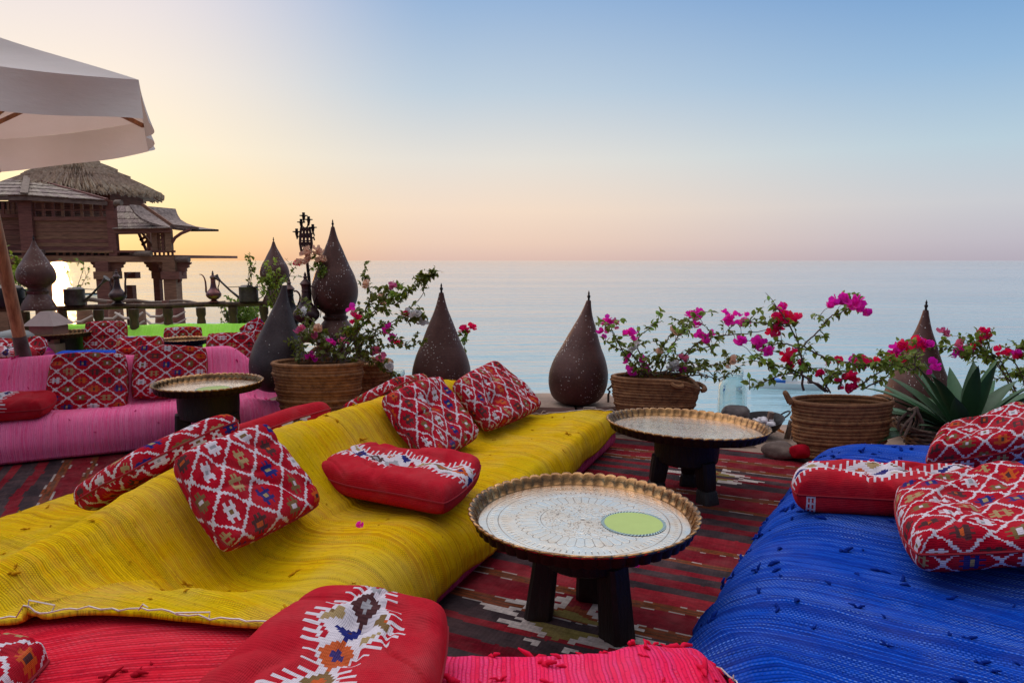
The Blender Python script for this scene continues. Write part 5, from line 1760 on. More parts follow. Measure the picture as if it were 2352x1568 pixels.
def shingle_roof(A, B, C_, Dd, rows, cols, name='shingle', curve=0.0, mat='shingle', lip=.05):
    """rows of shakes on the patch A(eave left) B(eave right) C(top right) D(top left)"""
    A, B, C_, Dd = map(Vector, (A, B, C_, Dd))
    nrm = (B - A).cross(Dd - A).normalized()
    if nrm.z < 0: nrm = -nrm
    for r in range(rows):
        f0 = r / rows; f1 = (r + 1.25) / rows
        sg = lambda f: Vector((0, 0, -curve * math.sin(math.pi * min(f, 1))))
        l0 = A.lerp(Dd, f0) + sg(f0); l1 = A.lerp(Dd, min(f1, 1)) + sg(f1); r0 = B.lerp(C_, f0) + sg(f0); r1 = B.lerp(C_, min(f1, 1)) + sg(f1)
        n = max(2, int(cols * ((r0 - l0).length / (B - A).length) + .5))
        k = 0.0
        while k < n - .05:
            w = min(rs.uniform(.75, 1.3), n - k)
            g0, g1 = k / n, (k + w * .97) / n
            j = rs.uniform(-.035, .02)
            dn = (l0 - l1).normalized() * j
            p = [l0.lerp(r0, g0) + nrm * lip + dn, l0.lerp(r0, g1) + nrm * lip + dn, l1.lerp(r1, g1), l1.lerp(r1, g0)]
            t = -nrm * .03
            mb = MB(); mb.add(p + [q + t for q in p], [(0, 1, 2, 3), (7, 6, 5, 4), (0, 4, 5, 1), (1, 5, 6, 2), (2, 6, 7, 3), (3, 7, 4, 0)])
            mb.build(name, M[mat], hut, smooth=False)
            k += w


# front lean-to roof: hip with a pale ridge board
apex = hp(63, 411, 2.2); el = hp(-70, 449, -.35); em = hp(58, 449, -.45); er = hp(240, 461, -.35)
shingle_roof(em, er, apex + Vector((.15, 0, 0)), apex, 5, 13, lip=.03)
shingle_roof(el, em, apex, hp(20, 411, 2.2), 5, 8, lip=.03)
mb = MB(); mb.beam(em + Vector((0, -.05, .06)), apex + Vector((0, 0, .08)), .2, .05); mb.build('ridge_board', M['wood_grey'], hut, smooth=False)
mb = MB(); mb.beam(apex + Vector((.1, .0, .02)), er + Vector((.02, .1, .04)), .09, .08); mb.build('hip_board', M['wood_hut'], hut, smooth=False)
mb = MB(); mb.beam(el + Vector((0, .1, -.08)), em + Vector((0, .1, -.08)), .1, .12); mb.build('eave_beam', M['wood_grey'], hut, smooth=False)
mb = MB(); mb.beam(em + Vector((0, .1, -.08)), er + Vector((0, .1, -.08)), .1, .12); mb.build('eave_beam', M['wood_grey'], hut, smooth=False)
# right flared roof over the balcony
Z_ = lambda px, py, dy=0: hp(px, py, dy)
shingle_roof(Z_(258, 527, -.35), Z_(395, 524, -.35), Z_(334, 474, 1.6), Z_(262, 472, 1.6), 5, 11, curve=.16, lip=.03)
# outward flare at the far right: eave boards turning up
mb = MB()
prof = [(327, 472), (336, 488), (347, 500), (366, 510), (392, 518), (424, 523), (454, 526)]
pf = [hp(x, y, .4) for x, y in prof]
vs = []
for i, p in enumerate(pf):
    vs += [p + Vector((0, -.75 + .05 * i, -.03)), p + Vector((0, 2.2 - .1 * i, .06))]
n = len(pf)
vs2 = [v + Vector((0, 0, -.07)) for v in vs]
fs = [(2 * i, 2 * i + 2, 2 * i + 3, 2 * i + 1) for i in range(n - 1)] + [(2 * n + 2 * i + 1, 2 * n + 2 * i + 3, 2 * n + 2 * i + 2, 2 * n + 2 * i) for i in range(n - 1)]
fs += [(2 * i, 2 * n + 2 * i, 2 * n + 2 * i + 2, 2 * i + 2) for i in range(n - 1)] + [(2 * i + 1, 2 * i + 3, 2 * n + 2 * i + 3, 2 * n + 2 * i + 1) for i in range(n - 1)]
mb.add(vs + vs2, fs); mb.build('flared_eave', M['shingle'], hut)
hbeam('hip_rafter', (327, 470), (394, 517), .09, .09, da=-.3)
hbeam('hip_rafter', (392, 518), (456, 525), .07, .09, 'wood_grey', da=-.1)
hbeam('eave_beam', (262, 530), (394, 528), .1, .16, da=-.2)
hbeam('eave_beam', (262, 534), (392, 532), .1, .14, da=3.0)
mb = MB(); mb.tube([hp(394, 560, -.1), hp(402, 546, -.1), hp(416, 536, -.1), hp(438, 527, -.1)], .05, 8); mb.build('bracket', M['wood_hut'], hut)
hboard(384, 394, 528, 578, -.1, .16, 'post')
hboard(352, 362, 530, 578, .0, .12, 'post')
hboard(340, 346, 530, 578, 2.2, .12, 'post')
for (x0, y0, x1, y1) in ((318, 534, 337, 577), (326, 534, 360, 577), (322, 552, 332, 545), (326, 563, 338, 553)):
    hbeam('brace', (x0, y0), (x1, y1), .07, .07, da=1.0)
# pierced screen between the balcony posts: a grid of bars leaves openings
for (x0, x1) in ((362, 367), (372, 376), (380, 384)):
    hboard(x0, x1, 530, 578, .0, .05, 'screen_bar')
for yy in (531, 539, 549, 557, 566, 574):
    hboard(362, 384, yy, yy + 4, .004, .05, 'screen_bar')
# big thatched roof
cx_, cz = hp(173, 355).x, 0
top = hp(173, 358, 3.6)
tw = []


def thatch_layer(z_top, r_top, z_bot, r_bot, n, seed, droop=.12, ysc=.8, gap=None):
    """ragged ring of straw bundles; each bundle is thick and hangs past the eave"""
    r_ = random.Random(seed)
    mb = MB()
    for k in range(n):
        a = 2 * math.pi * k / n + r_.uniform(-.02, .02)
        zt = z_top + r_.uniform(-.03, .03); zb = z_bot + r_.uniform(-droop, droop * .6)
        rt, rb_ = r_top, r_bot + r_.uniform(-.10, .10)
        w = 2 * math.pi / n * 1.25
        pts = []
        for f in (0, .35, .7, 1):
            rr = rt + (rb_ - rt) * f ** .92; zz = zt + (zb - zt) * f ** 1.08
            lift = .05 * f + r_.uniform(0, .03)
            ww = w * (1.0 if f < .9 else .7)
            a_ = a + r_.uniform(-.01, .01)
            for q in (-.5, .5):
                pts.append(Vector((rr * math.cos(a_ + q * ww), rr * ysc * math.sin(a_ + q * ww), zz)))
            pts.append(Vector(((rr + .02) * math.cos(a_), (rr + .02) * ysc * math.sin(a_), zz + .045 + lift)))
        fs = []
        for i in range(3):
            o = i * 3
            fs += [(o, o + 3, o + 5, o + 2), (o + 2, o + 5, o + 4, o + 1), (o + 1, o + 4, o + 3, o)]
        fs.append((9, 10, 11))
        mb.add([p + Vector((top.x, top.y, 0)) for p in pts], fs)
    o = mb.build('straw_layer', M['thatch'], hut, smooth=False)
    o['kind'] = 'stuff'


zt = top.z
k_ = PXM
core = MB(); core.lathe([(.02, zt - .03), (.9, zt - .45), (2.7, zt - 1.42), (2.65, zt - 1.5), (.0, zt - 1.2)], 28, c=(top.x, top.y, 0), warp=lambda p: Vector((p.x, p.y * .8, p.z))); core.build('roof', M['thatch'], hut)
thatch_layer(zt + .0, .03, zt - .36, .78, 90, 1)
thatch_layer(zt - .18, .42, zt - .62, 1.28, 240, 2)
thatch_layer(zt - .42, .85, zt - .86, 1.72, 320, 3)
thatch_layer(zt - .62, 1.2, zt - 1.30, 2.5, 400, 4, .12)
thatch_layer(zt - .85, 1.55, zt - 1.46, 2.85, 420, 5, .13)
mb = MB(); mb.box((top.x, top.y, zt - 1.9), (3.6, 2.2, 1.2)); mb.build('core_wall', M['wood_hut'], hut, smooth=False)
# stilts with carved brackets


def stilt(px0, px1, py0, py1, dy, brackets=True):
    a = hp(px0, py1, dy); b = hp(px1, py0, dy)
    mb = MB(); mb.box((a + b) / 2, (b.x - a.x, b.x - a.x, b.z - a.z)); st_ = mb.build('stilt', M['wood_hut'], hut, smooth=False)
    mb = MB(); c = hp((px0 + px1) / 2, 632, dy); mb.box(c, ((b.x - a.x) * 1.5, (b.x - a.x) * 1.3, .24)); mb.build('collar', M['wood_hut'], hut, smooth=False)
    if brackets:
        for sgn in (-1, 1):
            base = hp(px1 if sgn > 0 else px0, 602, dy)
            P = [(0, 0), (.42, 0), (.42, -.05), (.34, -.10), (.36, -.16), (.26, -.20), (.27, -.28), (.17, -.33), (.17, -.42), (.09, -.48), (.08, -.60), (0, -.66)]
            vs = [base + Vector((sgn * x, -.05, z)) for x, z in P] + [base + Vector((sgn * x, .07, z)) for x, z in P]
            m = len(P); fs = [tuple(range(m)), tuple(range(m, 2 * m))[::-1]] + [(i, (i + 1) % m, m + (i + 1) % m, m + i) for i in range(m)]
            mb = MB(); mb.add(vs, fs); mb.build('carved_bracket', M['wood_hut'], hut, smooth=False)


stilt(240, 256, 600, 790, 0); stilt(232, 239, 600, 700, 2.0, False)
stilt(391, 408, 600, 790, 0); stilt(359, 367, 600, 700, 2.5)
stilt(4, 18, 600, 790, 0); stilt(-60, -44, 600, 790, 0)
stilt(96, 106, 600, 790, D, False); stilt(300, 308, 655, 790, D - 1, False)

# clutter on the lower terrace, seen between the balusters
def drift(label, px, py, Y, h, seed):
    r_ = random.Random(seed)
    b = at(px, 760, Y=Y); zg = -1.45
    t = at(px, py, Y=Y)
    root = empty('driftwood_post', (b.x, b.y, zg), label, 'post', 'posts hung with pale driftwood')
    mb = MB(); mb.tube([(0, 0, 0), (0, 0, (t.z - zg) * .6), (.02, 0, t.z - zg)], [.22, .17, .13], 9); mb.build('post', M['wood_hut'], root)
    for k in range(7):
        z = (t.z - zg) - .15 - k * .16
        a = r_.uniform(-.6, .6)
        mb = MB(); mb.tube([(-.26 + a * .1, -.2, z + .05), (-.1, -.26, z - .05), (.1, -.26, z - .05), (.27 + a * .1, -.2, z + .06)], [.02, .028, .028, .016], 6); mb.build('driftwood_piece', M['bone'], root)


for i, (px, py, Y, lb) in enumerate(((196, 712, 13, 'post hung with pale driftwood, below the sun glare'), (268, 706, 13.5, 'post hung with pale driftwood under the dusky ewer'), (318, 704, 13, 'post hung with pale driftwood between two balusters'), (375, 702, 14, 'post hung with pale driftwood under the carved hut stilts'), (410, 704, 15, 'post hung with pale driftwood at the right end of the hut'))):
    drift(lb, px, py, Y, 1, 30 + i)
lg = at(330, 690, Y=16)
rl = empty('log_rail', (at(170, 690, Y=16).x, 16, lg.z), 'rough log rail on the lower terrace behind the railing', 'rail')
mb = MB(); L = at(520, 692, Y=16).x - at(170, 690, Y=16).x
mb.tube([(L * i / 12, 0.1 * math.sin(i), .03 * math.sin(i * 1.7) - .004 * i) for i in range(13)], [.055 - .003 * i for i in range(13)], 8); mb.build('log', M['wood_grey'], rl)
for i in range(4):
    mb = MB(); mb.tube([(L * (.06 + .18 * i), 0, 0), (L * (.06 + .18 * i), 0, -lg.z - 1.6)], .08, 8); mb.build('post', M['wood_hut'], rl)

# ------------------------------------------------------------------ boats and buoys on the sea
def boat(label, px, py, L, hull, rz=0, cabin=True, trim=None):
    c = at(px, py, z=SEA_Z)
    root = empty('boat', c, label, 'boat', 'boats moored below the terrace', (0, 0, R(rz)))
    mb = MB(); vs = []; n = 14
    for i in range(n + 1):
        f = i / n; x = (f - .5) * L
        w = L * .14 * (1 - max(0, (f - .45) / .55) ** 2.2) * (.8 + .2 * min(1, f * 4)); sh = L * (.085 + .05 * max(0, f - .5) ** 1.5 * 2)
        vs += [(x, -w, sh), (x, -w * .8, -.1), (x, w * .8, -.1), (x, w, sh), (x, w * .86, sh), (x, w * .8, sh * .5), (x, -w * .8, sh * .5), (x, -w * .86, sh)]
    fs = [(i * 8 + k, i * 8 + (k + 1) % 8, (i + 1) * 8 + (k + 1) % 8, (i + 1) * 8 + k) for i in range(n) for k in range(8)]
    fs += [tuple(range(8))[::-1], tuple(n * 8 + k for k in range(8))]
    mb.add(vs, fs).build('hull', M[hull], root)
    if cabin:
        mb = MB(); mb.box((-.03 * L, 0, L * .15), (L * .22, L * .16, L * .10), jit=.02); mb.build('cabin', M['boat_white'], root, smooth=False)
        mb = MB(); mb.box((-.03 * L, -.081 * L, L * .165), (L * .16, .02, L * .04)); mb.build('window', M['boat_dark'], root, smooth=False)
        mb = MB(); mb.box((-.33 * L, 0, L * .13), (L * .05, L * .06, L * .12)); mb.build('outboard', M['boat_dark'], root, smooth=False)
    if trim:
        mb = MB(); mb.box((.12 * L, 0, L * .10), (L * .18, L * .17, L * .05), jit=.05); mb.build('tarpaulin', M[trim], root, smooth=False)


boat('small white motorboat with a blue tarpaulin moored behind the tall basket', 1805, 890, 8.2, 'boat_white', 172, True, 'boat_blue')
boat('blue and white skiff seen through the branches over the torn basket', 1540, 872, 3.8, 'boat_blue', 170, False)
boat('thin dark skiff on the bright water beside the sun glare', 208, 676, 7.0, 'boat_dark', 4, False)
for i, (px, py, s) in enumerate(((2066, 852, .7), (2052, 866, .3), (2046, 872, .25), (2010, 884, .25), (1568, 826, .5))):
    c = at(px, py, z=SEA_Z)
    b = empty('buoy', c, ('dark round buoy floating nearest the tall lamp at the right', 'tiny float on the mooring line right of the tall basket', 'tiny float on the mooring line right of the tall basket', 'tiny float on the mooring line right of the tall basket', 'small dark buoy alone on open water above the torn basket')[i], 'buoy', 'buoys on the sea')
    mb = MB(); mb.lathe([(.001, -.3 * s), (s * .5, 0), (s * .52, s * .3), (s * .3, s * .7), (.001, s * .85)], 12); mb.build('float', M['boat_dark'], b)

# ------------------------------------------------------------------ plants
def leaf_mesh(name, mat, L=1.0, w=.55, fold=.18, tip=.12):
    vs = [(0, 0, 0), (.22, w * .42, fold * .5), (.5, w * .5, fold * .6), (.78, w * .26, fold * .25), (1, 0, -tip), (.78, -w * .26, fold * .25), (.5, -w * .5, fold * .6), (.22, -w * .42, fold * .5), (.25, 0, 0), (.55, 0, .02), (.8, 0, -.03)]
    fs = [(0, 8, 1), (8, 9, 2, 1), (9, 10, 3, 2), (10, 4, 3), (0, 7, 8), (8, 7, 6, 9), (9, 6, 5, 10), (10, 5, 4)]
    me = bpy.data.meshes.new(name)
    me.from_pydata([(x * L, y * L, z * L) for x, y, z in vs], [], fs)
    me.materials.append(M[mat]); me.update()
    return me


def bract_mesh(name, mat, seed):
    """one bougainvillea flower: three papery bracts cupped round a small tube"""
    r_ = random.Random(seed)
    vs, fs = [], []
    for k in range(3):
        a = k * 2.094 + r_.uniform(-.2, .2); op = r_.uniform(.35, .95)
        d = Vector((math.cos(a), math.sin(a), 0)); t = Vector((-math.sin(a), math.cos(a), 0)); zz = Vector((0, 0, 1))
        o = len(vs)
        for (l, w, c) in ((0, .05, 0), (.35, .42, .1), (.7, .46, .0), (1, .04, -.08)):
            m_ = d * (l * math.sin(op)) + zz * (l * math.cos(op)) + d * c
            vs += [m_ - t * w + zz * (.12 * w), m_ + d * .06, m_ + t * w + zz * (.12 * w)]
        for i in range(3):
            for j in range(2):
                fs.append((o + i * 3 + j, o + i * 3 + j + 1, o + i * 3 + j + 4, o + i * 3 + j + 3))
    me = bpy.data.meshes.new(name); me.from_pydata(vs, [], fs); me.materials.append(M[mat])
    me.polygons.foreach_set('use_smooth', [True] * len(me.polygons)); me.update()
    return me


LEAVES = {k: [leaf_mesh('leaf', k, w=w, fold=f, tip=t) for w, f, t in ((.62, .2, .12), (.72, .1, .3), (.52, .3, .05))] for k in ('leaf', 'leaf_lime', 'leaf_olive')}
BR = {k: [bract_mesh('flower', 'petal_' + k, i) for i in range(4)] for k in ('magenta', 'crimson', 'pink', 'white', 'peach')}


class Plant:
    def __init__(s, label, base, seed, cat='plant', name='bougainvillea', group=None):
        s.root = empty(name, base, label, cat, group)
        s.o = Vector(base); s.r = random.Random(seed); s.nleaf = 0; s.stem = MB()
        s.extra = MB(); s.pts = []

    def place(s, nm, me, p, d, size, roll=None):
        d = Vector(d).normalized()
        q = d.to_track_quat('X', 'Z') @ Matrix.Rotation(s.r.uniform(-1.0, 1.0) if roll is None else roll, 3, 'X').to_quaternion()
        o = bpy.data.objects.new(nm, me)
        o.matrix_local = Matrix.Translation(Vector(p)) @ q.to_matrix().to_4x4() @ Matrix.Scale(size, 4)
        link(o, s.root)

    def leaf(s, p, d, size, kind):
        me = s.r.choice(LEAVES[kind])
        if s.nleaf < 296:
            s.place('leaf', me, p, d, size)
        else:
            q = Vector(d).normalized().to_track_quat('X', 'Z') @ Matrix.Rotation(s.r.uniform(-1, 1), 3, 'X').to_quaternion()
            s.extra.cur = 0
            s.extra.add([q @ (Vector(v.co) * size) + Vector(p) for v in me.vertices], [tuple(f.vertices) for f in me.polygons])
        s.nleaf += 1

    def branch(s, pix, Y0, Y1, r0=.006, r1=.002, leaves=12, size=.04, kind='leaf', twigs=4, twig_len=.12, bare=.1, droop=.4):
        """pix: picture points the branch passes through; depth runs from Y0 to Y1"""
        n = len(pix)
        ctl = [at(px, py, Y=Y0 + (Y1 - Y0) * i / max(1, n - 1)) - s.o for i, (px, py) in enumerate(pix)]
        P = [Vector(p) for p in catmull([tuple(p) for p in ctl], 6)]
        P = [p + Vector([s.r.uniform(-.006, .006) for _ in range(3)]) for p in P]
        s.stem.tube(P, list(np.linspace(r0, r1, len(P))), 5)
        s.pts += P[len(P) // 3:]
        leaves = int(leaves * 1.85); twigs = int(twigs * 1.3); size *= 1.08
        runs = [(P, leaves, bare)]
        for k in range(twigs):
            i = s.r.randrange(int(len(P) * .25), len(P))
            p = P[i]
            d = Vector((s.r.uniform(-1, 1), s.r.uniform(-.8, .8), s.r.uniform(-.35, 1))).normalized() * twig_len * s.r.uniform(.5, 1.2)
            q = [p, p + d * .5 + Vector((0, 0, .01)), p + d]
            s.stem.tube(q, [r1 * 1.1, r1 * .9, r1 * .6], 4)
            runs.append((q, max(2, leaves // 4), .1))
            s.pts += q[1:]
        for Q, m, b_ in runs:
            for _ in range(m):
                f = s.r.uniform(b_, 1) * (len(Q) - 1); i = min(int(f), len(Q) - 2)
                p = Q[i].lerp(Q[i + 1], f - i)
                ax = (Q[i + 1] - Q[i]).normalized()
                d = ax * .4 + Vector((s.r.uniform(-1, 1), s.r.uniform(-1, 1), s.r.uniform(-1 - droop, .8)))
                s.leaf(p, d, size * s.r.uniform(.55, 1.2), kind if s.r.random() < .8 else s.r.choice(('leaf', 'leaf_lime')))
        return P

    def cluster(s, px, py, Y, n, rad, kind, size=.032, mix=None):
        c = at(px, py, Y=Y) - s.o
        for _ in range(int(n * 1.25 + .5)):
            off = Vector((s.r.gauss(0, .5), s.r.gauss(0, .5), s.r.gauss(0, .5)))
            k = mix if (mix and s.r.random() < .3) else kind
            d = off + Vector((0, -.5, .2))
            s.place('flower', s.r.choice(BR[k]), c + off * rad, Vector((s.r.uniform(-1, 1), s.r.uniform(-1, .2), s.r.uniform(-.6, 1))), size * s.r.uniform(.95, 1.45))
        if s.pts:
            q = min(s.pts, key=lambda p: (p - c).length)
            if (q - c).length > .02: s.stem.tube([q, q.lerp(c, .5) + Vector((0, 0, .012)), c], [.0022, .0018, .0015], 4)

    def fill(s, px0, px1, py0, py1, Y0, Y1, n, size, kind='leaf', branches=8):
        """bushy middle: short crossing branches with leaves through a volume"""
        for _ in range(branches):
            x0, x1 = s.r.uniform(px0, px1), s.r.uniform(px0, px1)
            y0, y1 = py1, s.r.uniform(py0, py1)
            s.branch([(x0, y0), ((x0 + x1) / 2, (y0 + y1) / 2 - 6), (x1, y1)], s.r.uniform(Y0, Y1), s.r.uniform(Y0, Y1), .004, .0018, max(3, n // branches), size, kind, 2, .07)

    def done(s):
        s.stem.build('stem', M['stem'], s.root)
        if s.extra.f:
            o = s.extra.build('foliage', M['leaf'], s.root, smooth=False); o['kind'] = 'stuff'


# torn basket bush (magenta)
p = Plant('bougainvillea with magenta and white flowers growing from the torn basket', (K2.x, K2.y, K2.z + .2), 1)
Yc = K2.y
for pix, l, tw in ((([(1480, 862), (1440, 820), (1412, 770), (1396, 742)]), 16, 5), ([(1490, 865), (1450, 812), (1420, 800), (1385, 782)], 12, 4), ([(1500, 862), (1470, 815), (1465, 780), (1500, 748), (1520, 738)], 18, 4), ([(1515, 860), (1540, 800), (1560, 770), (1590, 742), (1598, 722)], 20, 5),
                   ([(1520, 860), (1580, 815), (1640, 790), (1685, 745)], 18, 5), ([(1530, 860), (1600, 790), (1660, 770), (1740, 762), (1790, 742)], 14, 5), ([(1540, 862), (1600, 845), (1650, 835), (1690, 825)], 24, 5), ([(1550, 870), (1600, 862), (1650, 868), (1690, 850)], 16, 4), ([(1500, 862), (1520, 800), (1545, 765), (1572, 752)], 22, 5)):
    p.branch(pix, Yc, Yc + p.r.uniform(-.25, .25), .0065, .002, l, .042, 'leaf', tw, .13)
p.fill(1430, 1640, 790, 862, Yc - .2, Yc + .2, 90, .042, branches=12)
for a in ((1396, 738, 4, .03, 'magenta'), (1385, 768, 3, .025, 'magenta'), (1412, 750, 2, .02, 'pink'), (1450, 772, 5, .03, 'magenta'), (1600, 722, 7, .045, 'magenta'), (1598, 742, 5, .04, 'magenta'), (1680, 736, 10, .055, 'magenta'), (1714, 746, 2, .015, 'magenta'), (1615, 778, 8, .05, 'magenta'), (1440, 826, 3, .03, 'magenta'), (1477, 827, 2, .02, 'magenta'), (1450, 852, 5, .03, 'magenta'), (1480, 850, 3, .02, 'magenta'), (1562, 850, 3, .025, 'magenta'), (1545, 846, 6, .035, 'white'), (1458, 805, 4, .03, 'white'), (1515, 812, 3, .025, 'peach'), (1550, 768, 4, .03, 'peach'), (1685, 833, 5, .03, 'peach'), (1700, 742, 5, .04, 'magenta'), (1570, 830, 2, .02, 'pink')):
    p.cluster(a[0], a[1], Yc - .02, a[2], a[3], a[4], .036)
p.done()

# tall basket bush (crimson)
p = Plant('bougainvillea with crimson flowers and bare stems growing from the tall basket', (K3.x, K3.y, .34), 2)
Yc = K3.y
T = [([(1905, 900), (1880, 860), (1840, 830), (1760, 800), (1690, 770)], 16, 5), ([(1895, 900), (1840, 858), (1780, 838), (1720, 826)], 18, 4), ([(1900, 898), (1830, 860), (1770, 870), (1720, 895)], 12, 3),
     ([(1845, 895), (1842, 850), (1836, 800), (1815, 750), (1790, 715), (1772, 692)], 12, 5), ([(1838, 800), (1870, 770), (1905, 730), (1950, 712), (1990, 700)], 18, 5), ([(1838, 790), (1880, 815), (1930, 830), (1990, 838), (2040, 835)], 22, 6),
     ([(1925, 895), (1935, 870), (1960, 845), (1990, 840)], 12, 4), ([(1895, 897), (1905, 868), (1930, 845)], 6, 2), ([(1960, 895), (2000, 868), (2045, 838), (2090, 815)], 14, 4), ([(1975, 895), (2020, 875), (2060, 850), (2100, 830)], 10, 3), ([(1815, 750), (1780, 745), (1740, 742), (1700, 738)], 10, 4), ([(1838, 800), (1800, 790), (1770, 792), (1740, 800)], 10, 4)]
for pix, l, tw in T:
    p.branch(pix, Yc - .05, Yc + p.r.uniform(-.2, .2), .0085 if l == 12 else .006, .0022, l, .046, 'leaf', tw, .12, .3)
p.fill(2040, 2120, 780, 850, Yc - .1, Yc + .25, 60, .044, branches=8)
for a in ((1790, 735, 13, .06, 'crimson'), (1822, 740, 6, .04, 'crimson'), (1775, 758, 5, .035, 'crimson'), (1800, 712, 5, .03, 'crimson'), (1935, 697, 9, .045, 'magenta'), (1965, 700, 9, .05, 'magenta'), (1985, 718, 5, .035, 'magenta'), (1905, 705, 2, .015, 'magenta'), (1812, 835, 8, .045, 'crimson'), (1808, 815, 4, .03, 'crimson'), (1925, 830, 3, .03, 'crimson'), (1965, 838, 7, .04, 'crimson'), (1990, 833, 5, .03, 'crimson'), (2015, 838, 3, .025, 'crimson'), (1945, 885, 9, .05, 'crimson'), (1960, 875, 5, .035, 'crimson'), (1887, 862, 3, .014, 'crimson'), (2055, 825, 8, .045, 'crimson'), (2075, 795, 7, .04, 'crimson'), (2060, 810, 5, .04, 'magenta'), (2110, 790, 6, .04, 'crimson'), (2130, 795, 5, .035, 'magenta'), (2140, 850, 4, .04, 'magenta'), (1745, 790, 6, .04, 'magenta'), (1700, 790, 4, .03, 'magenta'), (1760, 812, 3, .025, 'magenta')):
    p.cluster(a[0], a[1], Yc - .03, a[2], a[3], a[4], .036, 'magenta' if a[4] == 'crimson' and p.r.random() < .3 else None)
p.done()

# straggling bush at the far right edge
p = Plant('bougainvillea trailing behind the agave at the right edge', (3.55, 4.95, .02), 3)
for pix, l, tw in (([(2352, 960), (2300, 850), (2240, 812), (2150, 800)], 26, 6), ([(2360, 900), (2330, 830), (2260, 820), (2190, 815)], 22, 5), ([(2350, 940), (2300, 830), (2250, 800), (2230, 770)], 16, 5), ([(2355, 930), (2290, 830), (2270, 790), (2262, 768)], 14, 4), ([(2360, 900), (2340, 860), (2290, 870), (2250, 850)], 20, 5), ([(2370, 880), (2355, 820), (2345, 790)], 12, 4)):
    p.branch(pix, 4.95, 4.95 + p.r.uniform(-.15, .15), .006, .002, l, .044, 'leaf', tw, .12)
for a in ((2170, 772, 4, .03, 'pink'), (2200, 812, 4, .03, 'magenta'), (2218, 808, 3, .03, 'magenta'), (2245, 800, 4, .03, 'crimson'), (2262, 765, 4, .025, 'crimson'), (2253, 780, 5, .035, 'crimson'), (2300, 808, 5, .035, 'crimson'), (2325, 812, 4, .03, 'magenta'), (2340, 820, 3, .02, 'crimson'), (2205, 790, 2, .02, 'pink')):
    p.cluster(a[0], a[1], 4.93, a[2], a[3], a[4], .036)
p.done()

# big flower basket on the left
p = Plant('bougainvillea with pink, white and red flowers spilling from the large basket', (K1.x, K1.y, K1.z + .28), 4)
Yc = K1.y
for pix, l, tw in (([(760, 830), (800, 780), (850, 730), (900, 690), (940, 660)], 46, 7), ([(770, 830), (830, 790), (880, 760), (930, 730), (975, 722)], 30, 6), ([(780, 835), (850, 810), (900, 790), (950, 795)], 26, 6), ([(760, 830), (820, 740), (850, 690), (845, 650), (835, 630)], 26, 6), ([(770, 830), (840, 740), (880, 690), (895, 655)], 26, 6), ([(700, 830), (690, 780), (700, 740), (712, 700)], 18, 5), ([(690, 830), (675, 790), (680, 750)], 16, 4), ([(740, 830), (745, 780), (720, 740), (690, 720)], 18, 5), ([(790, 835), (850, 830), (890, 850), (920, 865)], 26, 5), ([(780, 830), (830, 770), (900, 740), (960, 690), (985, 640)], 24, 5)):
    p.branch(pix, Yc, Yc + p.r.uniform(-.1, .45), .006, .0018, l, .038, 'leaf', tw, .12)
p.branch([(905, 700), (930, 680), (955, 655), (985, 635), (1000, 628)], Yc + .1, Yc + .25, .004, .0015, 70, .036, 'leaf', 3, .05, 0)
p.branch([(985, 640), (1003, 622)], Yc + .25, Yc + .27, .002, .0008, 0, .02, 'leaf', 9, .07)
p.fill(680, 880, 740, 830, Yc - .15, Yc + .3, 130, .04, branches=16)
for a in ((806, 712, 2, .012, 'magenta'), (815, 735, 5, .03, 'crimson'), (813, 722, 2, .015, 'pink'), (722, 774, 2, .02, 'pink'), (795, 785, 3, .02, 'pink'), (800, 770, 2, .015, 'pink'), (890, 757, 3, .02, 'magenta'), (903, 778, 2, .016, 'magenta'), (935, 724, 2, .014, 'crimson'), (955, 722, 5, .03, 'white'), (970, 740, 7, .035, 'white'), (862, 815, 4, .03, 'pink'), (872, 825, 4, .03, 'pink'), (790, 853, 2, .012, 'white'), (808, 850, 2, .012, 'white'), (890, 845, 5, .04, 'white'), (745, 785, 2, .015, 'white'), (773, 802, 2, .015, 'white'), (700, 715, 2, .02, 'white'), (730, 758, 4, .03, 'peach'), (845, 655, 3, .02, 'peach'), (880, 690, 4, .035, 'peach'), (690, 760, 3, .02, 'pink'), (760, 790, 3, .025, 'magenta'), (715, 820, 3, .03, 'magenta'), (915, 790, 2, .015, 'crimson'), (900, 660, 3, .02, 'pink')):
    p.cluster(a[0], a[1], Yc - .02 + p.r.uniform(0, .2), a[2], a[3], a[4], .034)
p.done()
p = Plant('thin peach-flowered bougainvillea sprig climbing the candelabrum', (-1.75, 5.66, .69), 5)
for pix, l, tw in (([(735, 730), (738, 660), (728, 600), (722, 580)], 26, 4), ([(725, 720), (742, 640), (740, 590)], 22, 4)):
    p.branch(pix, 5.64, 5.6, .004, .0015, l, .034, 'leaf', tw, .09)
for a in ((706, 590, 7, .05, 'peach'), (732, 585, 4, .035, 'peach'), (742, 600, 3, .03, 'peach'), (690, 602, 3, .03, 'peach')):
    p.cluster(a[0], a[1], 5.6, a[2], a[3], a[4], .038)
p.done()
p = Plant('yellow-green shrub with one red flower before the lamp at the railing end', (-3.0, 8.3, .0), 6, name='young_shrub')
for pix, l, tw in (([(640, 750), (630, 690), (620, 650), (612, 610)], 46, 7), ([(642, 750), (640, 690), (632, 650), (640, 615)], 46, 7), ([(640, 740), (655, 680), (662, 640), (680, 608)], 18, 4), ([(640, 740), (618, 670), (608, 640)], 30, 5)):
    p.branch(pix, 8.3, 8.3 + p.r.uniform(-.1, .1), .008, .003, int(l * .6), .05, 'leaf_lime', tw, .2)
p.cluster(681, 608, 8.28, 4, .04, 'crimson', .05)
p.done()
w_ = rail_pt(573)
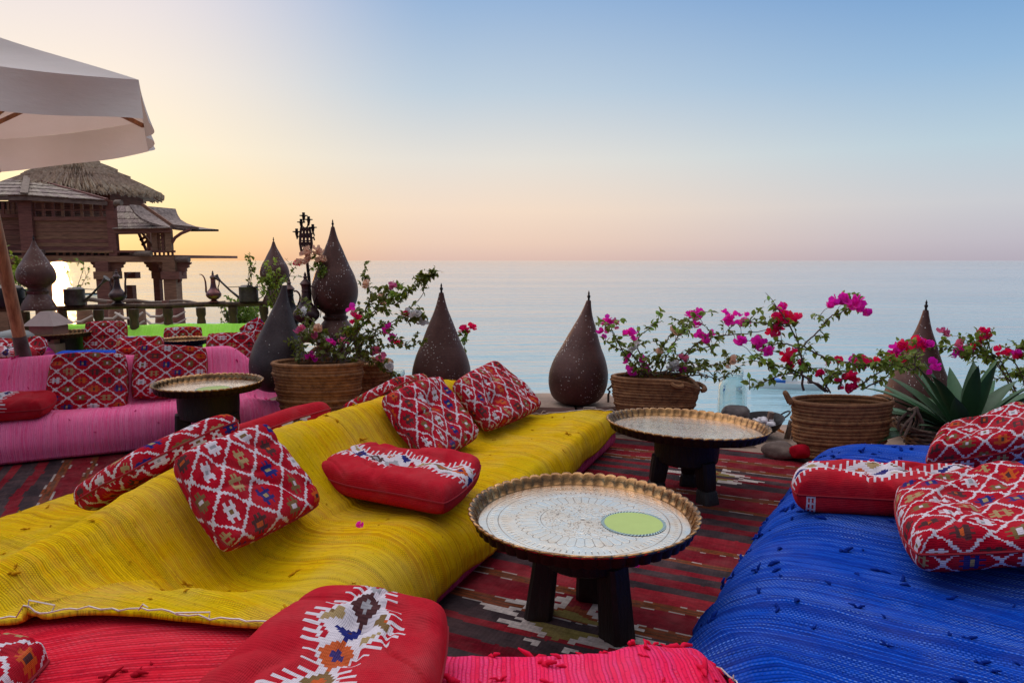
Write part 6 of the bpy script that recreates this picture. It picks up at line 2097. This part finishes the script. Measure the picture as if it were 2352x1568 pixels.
p = Plant('young leafy plant growing in the tin watering can', (w_.x, w_.y, w_.z + .12), 7, name='young_plant')
for pix, l, tw in (([(572, 668), (570, 640), (575, 612), (572, 590)], 22, 3), ([(574, 668), (578, 625), (588, 598)], 16, 3), ([(578, 668), (590, 655), (605, 640)], 12, 3), ([(570, 660), (577, 600), (566, 585)], 14, 2)):
    p.branch(pix, w_.y, w_.y, .005, .002, l // 2 + 1, .042, 'leaf', tw, .1)
p.done()
w_ = rail_pt(172)
p = Plant('wiry plant with few leaves in the watering can by the sun glare', (w_.x, w_.y, w_.z + .12), 8, name='young_plant')
for pix, l, tw in (([(170, 672), (160, 640), (150, 610), (135, 592)], 10, 3), ([(172, 672), (185, 640), (192, 610), (180, 598)], 14, 3), ([(176, 672), (190, 650), (200, 630), (206, 612)], 10, 3)):
    p.branch(pix, w_.y, w_.y, .004, .0018, l // 2, .04, 'leaf', tw, .1)
p.done()
p = Plant('pale green shrub behind the parasol pole, left of the railing lamp', (-6.4, 8.1, 0), 9, name='shrub')
for pix, l, tw in (([(40, 740), (46, 680), (44, 630), (40, 592)], 40, 7), ([(45, 740), (62, 680), (60, 630), (52, 600)], 40, 7)):
    p.branch(pix, 8.15, 8.2, .008, .003, l, .06, 'leaf_lime', tw, .2)
p.done()
p = Plant('feathery olive shrub rising below the right end of the railing', (-3.9, 10.6, -1.2), 10, name='feathery_shrub')
for k in range(11):
    x = 520 + k * 7
    p.branch([(555 + p.r.uniform(-12, 12), 790), ((x + 555) / 2, 755), (x + p.r.uniform(-8, 8), 702 + p.r.uniform(-8, 22))], 10.6, 10.6 + p.r.uniform(-.4, .4), .006, .002, 46, .05, 'leaf_olive', 9, .3)
p.done()
p = Plant('small red-flowered sprig behind the upright teardrop lamp', (-.78, 5.42, .2), 11, name='bougainvillea')
p.branch([(1030, 915), (1066, 830), (1065, 785), (1070, 758)], 5.5, 5.45, .004, .0015, 16, .04, 'leaf', 3, .06, .5)
p.cluster(1068, 758, 5.44, 4, .03, 'crimson', .036); p.cluster(1082, 752, 5.44, 2, .02, 'crimson', .036)
p.done()

# a few fallen bracts
for lb, p in (('single pink bract fallen on the yellow seat by the red cushion', (-.56, 2.42, .335)), ('fallen magenta bract on the carpet by the table leg', (.52, 2.75, .03)), ('fallen crimson bract on the blue rug near its far hem', (1.75, 3.25, .325))):
    o = bpy.data.objects.new('fallen_bract', BR['magenta' if 'crimson' not in lb else 'crimson'][1])
    o.matrix_local = Matrix.Translation(p) @ Matrix.Rotation(1.2, 4, 'X') @ Matrix.Scale(.024, 4)
    link(o); tag(o, lb, 'petal', 'fallen bracts')
